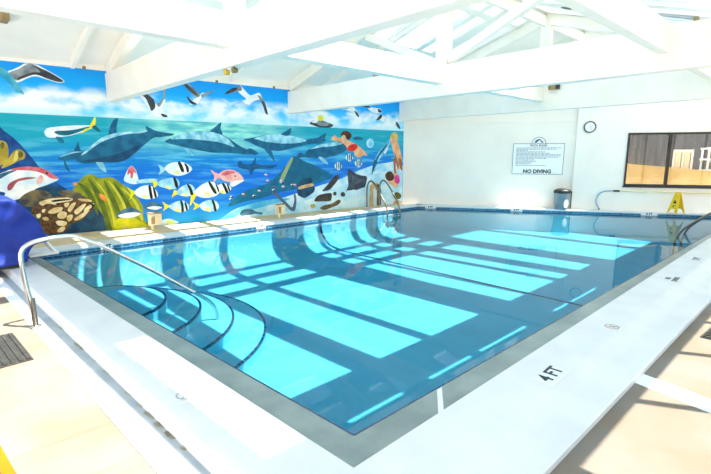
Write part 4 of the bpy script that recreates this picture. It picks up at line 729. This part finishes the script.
tc = thing('trash_can', 'grey round trash can with a black domed lid in the wall corner', 'trash can', backp(4.95, .29), BACK_A)
bm = bmesh.new(); lathe(bm, [(.185, 0), (.192, .02), (.225, .50), (.23, .52)]); obj('can_body', bm, M['grey'], tc, smooth=True)
bm = bmesh.new(); lathe(bm, [(.238, .49), (.245, .53), (.235, .57), (.19, .605), (.09, .625), (0, .63)]); obj('lid', bm, M['black'], tc, smooth=True)
bm = bmesh.new()
a0 = .62 * PI - .0
vs = []
ptsl = [(.075 * math.cos(2 * PI * k / 16), .19 + .13 * math.sin(2 * PI * k / 16)) for k in range(16)]
DV = -1.05   # direction of the white patch round the can, towards the pool
vs = [bm.verts.new(((.206 + .068 * z) * math.cos(DV + x / .2), (.206 + .068 * z) * math.sin(DV + x / .2), z)) for x, z in ptsl]; bm.faces.new(vs)
o = obj('pale_patch', bm, M['tilew'], tc); o['label'] = 'white round patch on the can'
bm = boxm(.235, .26, -.09, -.05, 0, .55); obj('pedal_rod', bm, M['black'], tc)

# pole and hose
pl = thing('pool_pole', 'cream telescopic pole lying along the wall below the window', 'pole', backp(6.34, .15, .575), BACK_A)
bm = bmesh.new(); tube(bm, [(.14, 0, 0), (3.6, 0, -.02)], .019); obj('shaft', bm, M['pole'], pl, smooth=True)
bm = bmesh.new(); tube(bm, [(0, 0, 0), (.17, 0, 0)], .026); obj('grip', bm, M['black'], pl, smooth=True)
for x in (.9, 2.6):
    bm = bmesh.new(); box(bm, x - .015, x + .015, -.022, .05, -.045, .03); obj('bracket', bm, M['white'], pl)
hs = thing('hose', 'pale blue hose curving down the wall from the pole end', 'hose', backp(6.30, .15, .575), BACK_A)
bm = bmesh.new(); tube(bm, spline([(.02, 0, 0), (-.12, 0, -.005), (-.27, 0, -.06), (-.37, 0, -.20), (-.38, 0, -.34), (-.33, -.02, -.47), (-.30, -.05, -.555)], 6, False), .017, 10)
obj('hose_tube', bm, M['hose'], hs, smooth=True)
bm = bmesh.new(); tube(bm, [(-.30, -.05, -.52), (-.295, -.055, -.57)], .022, 10); obj('hose_end', bm, M['grey'], hs, smooth=True)

# ------------------------------------------------------------------ wet floor signs
def wet_sign(label, loc, rz, s, m):
    t = thing('wet_floor_sign', label, 'wet floor sign', loc, rz, 'folding wet floor signs')
    for sgn in (1, -1):
        bm = bmesh.new(); d = .15 * s; h = .60 * s
        def P(x, z, o): return (x * s, sgn * (d * (1 - z / .62) + .012 * s) + o * sgn, z * s)
        outl = [(-.15, 0), (-.125, 0), (-.06, .14), (.06, .14), (.125, 0), (.15, 0), (.075, .59), (.045, .62), (-.045, .62), (-.075, .59)]
        holes = [[(-.035, .545), (.035, .545), (.03, .585), (-.03, .585)]]
        loops = [outl, holes[0]]; flat = [p for l in loops for p in l]
        F_ = [bm.verts.new(P(x, z, .006)) for x, z in flat]; B_ = [bm.verts.new(P(x, z, -.006)) for x, z in flat]
        for tri in tessellate_polygon([[Vector((x, z, 0)) for x, z in l] for l in loops]):
            bm.faces.new([F_[i] for i in tri]); bm.faces.new([B_[i] for i in tri])
        i0 = 0
        for l in loops:
            n = len(l)
            for i in range(n): bm.faces.new((F_[i0 + i], F_[i0 + (i + 1) % n], B_[i0 + (i + 1) % n], B_[i0 + i]))
            i0 += n
        pn = obj('panel', bm, m, t)
        bm = bmesh.new()   # warning triangle and falling figure
        for pts in ([(-.055, .30), (.055, .30), (0, .40)],): bm.faces.new([bm.verts.new(P(x, z, .009)) for x, z in pts])
        for pts in ([(-.045, .20), (-.02, .24), (.03, .26), (.035, .245), (-.005, .22), (.02, .185), (.01, .18), (-.015, .205)],): bm.faces.new([bm.verts.new(P(x, z, .009)) for x, z in pts])
        mk = obj('warning_mark', bm, M['ink'], pn)
    bm = bmesh.new(); tube(bm, [(-.05 * s, 0, .605 * s), (.05 * s, 0, .605 * s)], .014 * s, 8); obj('hinge', bm, m, t)
    return t
wet_sign('yellow folding wet floor sign standing on the far coping under the window', (15.18, 3.12, .002), math.radians(247), .98, M['yellow'])
wet_sign('orange yellow wet floor sign at the lower left edge of the deck', WET2, WET2R, 1.0, M['orange'])

# ------------------------------------------------------------------ handrails
def rail(name, label, cat, pts, r=.021, mt='chrome', plates=(), group=None, n=7):
    p0 = pts[0]; t = thing(name, label, cat, p0, 0, group)
    q = [tuple(Vector(p) - Vector(p0)) for p in spline(pts, n, False)]
    bm = bmesh.new(); tube(bm, q, r, 12); obj('rail_tube', bm, M[mt], t, smooth=True)
    for c in plates:
        bm = bmesh.new(); d = Vector(c) - Vector(p0); lathe(bm, [(.052, 0), (.05, .012), (.03, .024), (.024, .024)], 20, c=(d.x, d.y))
        for v in bm.verts: v.co.z += d.z
        obj('escutcheon', bm, M['chrome'], t, smooth=True)
    return t
hr = rail('handrail', 'long chrome handrail sloping from the left deck into the pool steps', 'handrail',
     [(.635, 5.5, -.12), (.62, 5.5, .10), (.595, 5.5, .36), (.585, 5.5, .58), (.60, 5.5, .68), (.665, 5.5, .745), (.80, 5.5, .775), (.98, 5.5, .785), (1.08, 5.5, .765), (1.22, 5.5, .69), (1.42, 5.5, .56), (1.80, 5.5, .29), (2.2, 5.5, -.02), (2.36, 5.5, -.14), (2.52, 5.5, -.28), (2.6, 5.5, -.42), (2.61, 5.5, -.55)], .022, plates=[(.635, 5.5, -.12)])
bm = bmesh.new(); tube(bm, [(0, 0, 0), (-.006, 0, .30)], .027, 12); obj('sleeve', bm, M['dull'], hr, smooth=True)

# ladder at the far corner
ld = thing('pool_ladder', 'stainless pool ladder with looped rails in the far left corner', 'ladder', (LADX, 9.55, 0), -.03)
for dx in (-.27, .27):
    pts = [(dx, .60, 0), (dx, .62, .40), (dx, .57, .72), (dx, .42, .83), (dx, .20, .68), (dx, -.05, .38), (dx, -.22, .14), (dx, -.30, -.08), (dx, -.31, -.30), (dx, -.31, -.62)]
    bm = bmesh.new(); tube(bm, spline(pts, 6, False), .026, 10); obj('rail_tube', bm, M['dull'], ld, smooth=True)
for z in (-.2, -.42, -.6): obj('tread', boxm(-.26, .26, -.345, -.27, z - .012, z + .012), M['chrome'], ld)
for dx in (-.27, .27):
    bm = bmesh.new(); lathe(bm, [(.05, 0), (.046, .012), (.024, .022)], 16, c=(dx, .60)); obj('escutcheon', bm, M['chrome'], ld, smooth=True)

# exit rails on the right coping, seen at the right edge
er = thing('exit_handrail', 'dark stainless handrail on the right coping near the frame edge', 'handrail', (11.6, 1.6, 0), 0)
ER = [[(-.02, .75, -.55), (-.02, .72, -.2), (-.02, .62, .05), (-.02, .35, .32), (-.02, 0.02, .56), (-.02, -.2, .62), (-.02, -.36, .55), (-.02, -.4, .3), (-.02, -.4, -.06)]]
for dx in (0, .62):
    bm = bmesh.new(); tube(bm, [(x + dx, y, z) for x, y, z in spline(ER[0], 6, False)], .024, 10); obj('rail_tube', bm, M['dull'], er, smooth=True)
    bm = bmesh.new(); lathe(bm, [(.05, -.06), (.046, -.048), (.026, -.04)], 16, c=(dx - .02, -.4)); obj('escutcheon', bm, M['dull'], er, smooth=True)

# ------------------------------------------------------------------ mats
def rmat(label, loc, rz, w, l):
    t = thing('rubber_mat', label, 'mat', loc, rz, 'black ribbed mats on the deck')
    obj('mat_base', boxm(-w / 2, w / 2, -l / 2, l / 2, 0, .008), M['rubber'], t)
    bm = bmesh.new(); n = int(w / .055)
    for k in range(n):
        x = -w / 2 + (k + .5) * w / n; box(bm, x - .013, x + .013, -l / 2 + .02, l / 2 - .02, .008, .018)
    obj('ribs', bm, M['rubber'], t)
rmat('black ribbed rubber mat on the left deck beside the handrail foot', (.10, 5.02, DECK), .06, .72, .86)
rmat('black ribbed rubber mat on the right deck at the frame edge', (5.65, .45, DECK), -.06, .70, .60)

# ------------------------------------------------------------------ covered pool lift
lf = thing('pool_lift', 'pool lift under a royal blue cover at the left end of the pool', 'pool lift', (.62, 8.42, 0), .0)
outl = [(-.80, .10), (-.80, .60), (-.78, .92), (-.5, 1.0), (-.1, 1.02), (.16, 1.02), (.27, .97), (.42, .80), (.52, .62), (.57, .48), (.61, .40), (.60, .345), (.50, .335), (.40, .29), (.33, .16), (.30, .06), (.0, .04), (-.4, .06)]
O = spline(outl, 3); cxm, czm = -.1, .5
bm = bmesh.new(); ringsv = []
for yy, ins in ((-.36, .30), (-.40, .15), (-.41, .05), (-.38, .0), (-.2, .0), (0, .0), (.2, .0), (.38, .0), (.41, .05), (.40, .15), (.36, .30)):
    ring = []
    for k, (x, z) in enumerate(O):
        d = Vector((x - cxm, z - czm)); q = 1 - ins
        fold = .02 * math.sin(11 * z + 6 * x + 2 * yy) + .012 * math.sin(23 * x - 5 * z)
        ring.append(bm.verts.new((cxm + d.x * q, yy + (fold if abs(yy) > .3 else 0), czm + d.y * q)))
    ringsv.append(ring)
N = len(O)
for a, b in zip(ringsv, ringsv[1:]):
    for k in range(N): bm.faces.new((a[k], a[(k + 1) % N], b[(k + 1) % N], b[k]))
bm.faces.new(ringsv[0]); bm.faces.new(ringsv[-1])
cv_ = obj('cover', bm, M['blue'], lf, smooth=True, angle=180); md = cv_.modifiers.new('soft', 'SUBSURF'); md.levels = 2; md.render_levels = 2
obj('base', boxm(-.7, .27, -.34, .3, .0, .14), M['black'], lf, bevel=.01)
bm = bmesh.new()
tube(bm, [(.58, -.2, .34), (.70, -.2, .14)], .022, 8); tube(bm, [(.36, -.2, .12), (.74, -.2, .13)], .024, 8); tube(bm, [(.58, .14, .34), (.70, .14, .14)], .022, 8); tube(bm, [(.70, -.2, .14), (.70, .14, .14)], .022, 8)
o = obj('footrest', bm, M['white'], lf, smooth=True); o['label'] = 'white tube footrest sticking out from the cover'

# ------------------------------------------------------------------ depth markers set in the coping
def marker(label, loc, rz, txt, w=.30, h=.145, size=.12, tilt=0., ink='ink', tile='tilew', icon=False, bold=.004):
    t = thing('depth_marker', label, 'depth marker', loc, rz, 'marker tiles set around the pool edge'); t.rotation_euler = (tilt, 0, rz)
    obj('tile', boxm(-w / 2, w / 2, -h / 2, h / 2, -.012, .0015), M[tile], t)
    bm = bmesh.new()
    if icon:
        for k in range(24):
            a0, a1 = 2 * PI * k / 24, 2 * PI * (k + 1) / 24
            bm.faces.new([bm.verts.new((r * math.cos(a), r * math.sin(a), .003)) for r, a in ((.052, a0), (.064, a0), (.064, a1), (.052, a1))])
        bm.faces.new([bm.verts.new((x, y, .003)) for x, y in ((-.045, .035), (-.037, .044), (.045, -.035), (.037, -.044))])
        bm.faces.new([bm.verts.new((x, y, .003)) for x, y in ((-.02, -.035), (.0, -.02), (.03, .02), (.02, .03), (-.012, -.008))])
        obj('no_diving_symbol', bm, M[ink], t)
    else:
        lines = txt.split('|'); n = len(lines)
        for i, l in enumerate(lines): text_bm(l, size, bm, 0, Matrix.Translation((0, (n - 1) * size * .5 - i * size, .0022)), bold)
        obj('lettering', bm, M[ink], t)
    return t
marker('white tile reading 4 FT set in the right coping nearest the viewer', (3.245, 1.32, .0005), .06, '4 FT', .34, .15, .145)
marker('faded pink no diving tile on the right coping beyond the 4 FT tile', (4.62, 1.345, .0005), .06, '', .17, .15, ink='fadepink', tile='coping', icon=True)
marker('no diving text tile midway along the right coping', (7.07, 1.40, .0005), .06, 'NO|DIVING', .30, .20, .085, bold=.002, tile='coping')
marker('weathered depth tile farthest along the right coping', (8.75, 1.44, .0005), .06, '5 FT', .28, .15, .13, tile='coping')
marker('faint worn no diving tile on the left coping', (1.115, 2.90, .0005), PI / 2 - .05, '', .17, .17, ink='fadegrey', tile='coping', icon=True)
AY = fy(2.28)
marker('white 4 FT depth tile on the far edge close to the blue lift', (2.28, fy(2.28) - .016, -.047), .025, '4 FT', .20, .09, .085, tilt=PI / 2)
marker('white 4 FT depth tile below the mural anchor', (5.62, fy(5.62) - .016, -.047), .025, '4 FT', .26, .09, .085, tilt=PI / 2)
BKA = math.atan2(bd.y, bd.x)
tt = 3.05; p = bk(tt, -.016, -.047); marker('white 5 FT depth tile on the back edge below the rules sign', p, BKA, '5 FT', .34, .09, .085, tilt=PI / 2)
tt = 6.65; p = bk(tt, -.016, -.047); marker('white 5 FT depth tile on the back edge below the yellow sign', p, BKA, '5 FT', .42, .09, .085, tilt=PI / 2)
tt = .4; p = bk(tt, -.016, -.047); marker('white depth tile on the back edge close to the ladder', p, BKA, '4 FT', .34, .09, .085, tilt=PI / 2)

# ------------------------------------------------------------------ small things by the mural
def util(label, s, loc_off, h, w):
    y = 11.093 - .071 * s - loc_off
    t = thing('utility_box', label, 'utility box', (s, y, -.004), MURAL_A, 'utility boxes at the foot of the mural')
    obj('box_body', boxm(-w / 2, w / 2, -.07, .07, h - .26, h), M['beige'], t, bevel=.01)
    obj('box_door', boxm(-w / 2 + .03, -.02, -.08, -.07, h - .22, h - .05), M['wood'], t)
    obj('box_cap', boxm(-w / 2 - .012, w / 2 + .012, -.085, .08, h, h + .02), M['wood'], t)
    bm = bmesh.new(); box(bm, -w / 2 + .04, -w / 2 + .09, -.025, .025, 0, h - .25); obj('post', bm, M['beige'], t)
util('small beige utility box on a post in front of the painted kelp', 3.56, .55, .36, .26)
util('small beige utility box on a post left of the painted anchor', 6.70, .55, .34, .22)

# roof fittings
el_ = thing('emergency_light', 'emergency light with two round amber heads under the nearest truss', 'emergency light', (3.06, 5.64, 2.733))
obj('light_base', boxm(-.03, .03, -.04, .04, -.02, 0), M['beam'], el_, bevel=.004)
for yy, mm, lb_ in ((.105, 'amber', 'amber round lamp head'), (-.105, 'olive', 'half dark round lamp head')):
    bm = bmesh.new(); rgs = []
    prof_ = [(0, -.075), (.036, -.07), (.042, -.05), (.03, -.005), (0, .0)]
    lathe(bm, [(r, z) for r, z in prof_], 18)
    for v in bm.verts: v.co = Vector((v.co.z + .03, v.co.x * .95 + yy, v.co.y * .95 - .042))
    o = obj('lamp_head', bm, M[mm], el_, smooth=True); o['label'] = lb_
jb = thing('junction_box', 'tan junction box with a dark end on the face of the farthest truss', 'junction box', (11.44, 5.16, 3.20))
obj('box_body', boxm(0, .119, -.05, .13, 0, .19), M['wood'], jb); obj('box_end', boxm(0, .119, -.11, -.05, 0, .19), M['black'], jb)
wbk = obj('gap_shade_block', boxm(-.04, .04, -.09, .09, 0, .05), M['wood'], bevel=.004); wbk.location = (7.45, 7.28, 3.30)  # brown block added where only the shade of a gap shows on the beam
tag(wbk, 'small brown block standing in for gap shade on the middle truss', 'wood block')
pb_ = obj('ceiling_block', boxm(-.05, .05, -.18, .18, -.14, .0), M['wood'], bevel=.004); pb_.location = (1.22, 9.56, roofz(9.56) + .03)
tag(pb_, 'brown wooden block under the ceiling at the upper left edge', 'wood block')
vn = thing('ceiling_vent', 'small dark oval vent in the sloping ceiling', 'vent', (10.52, 4.58, roofz(4.58) - .004)); vn.rotation_euler = (math.atan(.3), 0, 0)
bm = bmesh.new(); lathe(bm, [(.16, 0), (.16, -.012), (.13, -.02)], 24); obj('vent_ring', bm, M['ceil'], vn)
bm = bmesh.new(); lathe(bm, [(.13, -.018), (.12, -.024), (0, -.024)], 24); obj('vent_grille', bm, M['black'], vn)
ft = thing('ceiling_lamp', 'narrow bare strip lamp under the ceiling at the upper right', 'ceiling lamp', (10.30, 2.55, roofz(2.55) - .03))
def rz_(y): return roofz(y) - roofz(2.55)
bm = bmesh.new(); beam_between(bm, (-.03, .42, rz_(2.97)), (.03, -.42, rz_(2.13)), .07, .035); obj('lamp_housing', bm, M['fadegrey'], ft)
bm = bmesh.new(); tube(bm, [(-.03, .40, rz_(2.95) - .04), (.03, -.36, rz_(2.19) - .04)], .018, 10); obj('lamp_tube', bm, M['signw'], ft, smooth=True)
for yy in (.40, -.38):
    bm = boxm(-.05, .05, yy - .03, yy + .03, rz_(2.55 + yy) - .07, rz_(2.55 + yy) + .02); obj('lamp_holder', bm, M['wood'], ft)
bm = bmesh.new(); tube(bm, [(.03, -.40, rz_(2.15) - .05), (.12, -.52, rz_(2.03) - .09), (.3, -.62, rz_(1.93) - .10)], .01, 8); obj('wire', bm, M['dull'], ft)
for s in (2.62, 5.42, 6.98, 11.0):
    h = thing('wall_hook', {2.62: 'small dark hook above the mural beside the large gull', 5.42: 'small dark hook above the mural over the faint gull', 6.98: 'small dark hook above the mural over the white gull', 11.0: 'small dark hook above the mural over the gull flock'}[s], 'hook', (s * .9975, 11.093 - .071 * s * .9975 - .001, 3.37), MURAL_A, 'small hooks along the mural top')
    obj('hook_plate', boxm(-.03, .03, -.012, 0, -.03, .03), M['wood'], h); bm = bmesh.new(); tube(bm, [(0, -.01, 0), (0, -.05, -.005), (0, -.055, .03)], .008, 8); obj('hook_arm', bm, M['dull'], h)

# ------------------------------------------------------------------ outside the back window
tw = bmesh.new()
def outp(s, off, z): return backp(s, -off, z)
def outslab(bm, s0, s1, off, th, z0, za, zb):
    a = [outp(s0, off, z0), outp(s1, off, z0), outp(s1, off, zb), outp(s0, off, za)]; b = [outp(s0, off + th, z0), outp(s1, off + th, z0), outp(s1, off + th, zb), outp(s0, off + th, za)]
    A = [bm.verts.new(p) for p in a]; B = [bm.verts.new(p) for p in b]; bm.faces.new(A); bm.faces.new(B)
    for i in range(4): bm.faces.new((A[i], A[(i + 1) % 4], B[(i + 1) % 4], B[i]))
outslab(tw, 4.0, 16.5, 2.2, .25, -.20, 1.62, .50)
struct(obj('garden_wall', tw, M['tanwall']), 'low tan block wall outside the window', 'wall')
hw = bmesh.new(); outslab(hw, 2.0, 12.15, 5.0, .12, -.20, 3.4, 3.4)
struct(obj('fence', hw, M['boards']), 'dark grey weathered board wall outside the window', 'fence')
CH = outp(8.98, 2.9, -.20)
sh = thing('slatted_gate', 'white framed gate with two cream panels outside the window', 'gate', CH, BACK_A)
for a in ((-.29, -.24, .03, 2.0), (.24, .29, .03, 2.0), (-.29, .29, 1.94, 2.0), (-.025, .025, .03, 1.94)): obj('gate_frame', boxm(a[0], a[1], -.03, .03, a[2] - .03, a[3]), M['white'], sh)
for a in ((-.22, -.06), (.045, .20)): obj('gate_panel', boxm(a[0], a[1], -.015, .015, .1, 1.92), M['slat'], sh)
st_ = thing('lounge_stack', 'stack of white framed loungers with blue slings outside the window', 'loungers', outp(10.35, 3.0, -.20), BACK_A)
for k in range(4):
    bm = bmesh.new(); z = .95 + k * .36
    for yy in (-.3, .3): tube(bm, [(-.75, yy, z), (.9, yy, z)], .025, 8)
    for xx in (-.72, .87): tube(bm, [(xx, -.3, z), (xx, .3, z)], .025, 8)
    obj('lounger_frame', bm, M['white'], st_)
    if k < 3:
        bm = bmesh.new(); strip(bm, [[(x, yy, z + .05 - .22 * (1 - ((x - .1) / .9) ** 2)) for x in [-.7 + 1.5 * i / 10 for i in range(11)]] for yy in (-.3, 0, .3)]); obj('sling', bm, M['bluecloth'], st_)
for xx in (-.7, .85):
    for yy in (-.27, .27): obj('leg', boxm(xx - .025, xx + .025, yy - .025, yy + .025, 0, 2.05), M['white'], st_)

# ------------------------------------------------------------------ light
w = bpy.data.worlds.new('daylight'); SC.world = w; w.use_nodes = True
bg = w.node_tree.nodes['Background']; bg.inputs['Strength'].default_value = SKY
wt_ = w.node_tree; tcw = wt_.nodes.new('ShaderNodeTexCoord'); spw = wt_.nodes.new('ShaderNodeSeparateXYZ'); rpw = wt_.nodes.new('ShaderNodeValToRGB')
wt_.links.new(tcw.outputs['Generated'], spw.inputs[0]); wt_.links.new(spw.outputs['Z'], rpw.inputs['Fac']); wt_.links.new(rpw.outputs['Color'], bg.inputs['Color'])
e = rpw.color_ramp.elements; e[0].position = .0; e[0].color = (*SKY_LOW, 1); e[1].position = .75; e[1].color = (*SKY_TOP, 1)
e = rpw.color_ramp.elements.new(.35); e.color = (*SKY_MID, 1)
sl = bpy.data.lights.new('sun', 'SUN'); sl.energy = SUN; sl.color = SUN_COL; sl.angle = math.radians(.5)
so = bpy.data.objects.new('sun', sl); COL.objects.link(so); so.location = (2, -8, 14)
so.rotation_euler = Vector((-.23, .40, -1)).to_track_quat('-Z', 'Y').to_euler()

# ------------------------------------------------------------------ camera
cd = bpy.data.cameras.new('camera'); cam = bpy.data.objects.new('camera', cd); COL.objects.link(cam)
cd.sensor_width = 36; cd.lens = 36 * 455 / 711; cd.clip_start = .05; cd.clip_end = 200
cam.location = (0, 0, 1.62); cam.rotation_euler = (math.radians(90 - 10.216), 0, math.radians(46.926 - 90))
SC.camera = cam
SC.view_settings.view_transform = 'Standard'; SC.view_settings.look = 'None'; SC.view_settings.gamma = 1; SC.view_settings.use_curve_mapping = False
SC.view_settings.exposure = EXPO
SC.cycles.use_denoising = True
SC.cycles.max_bounces = 10; SC.cycles.diffuse_bounces = 6; SC.cycles.transparent_max_bounces = 16
SC.cycles.caustics_reflective = False; SC.cycles.caustics_refractive = False
SC.cycles.sample_clamp_indirect = 12
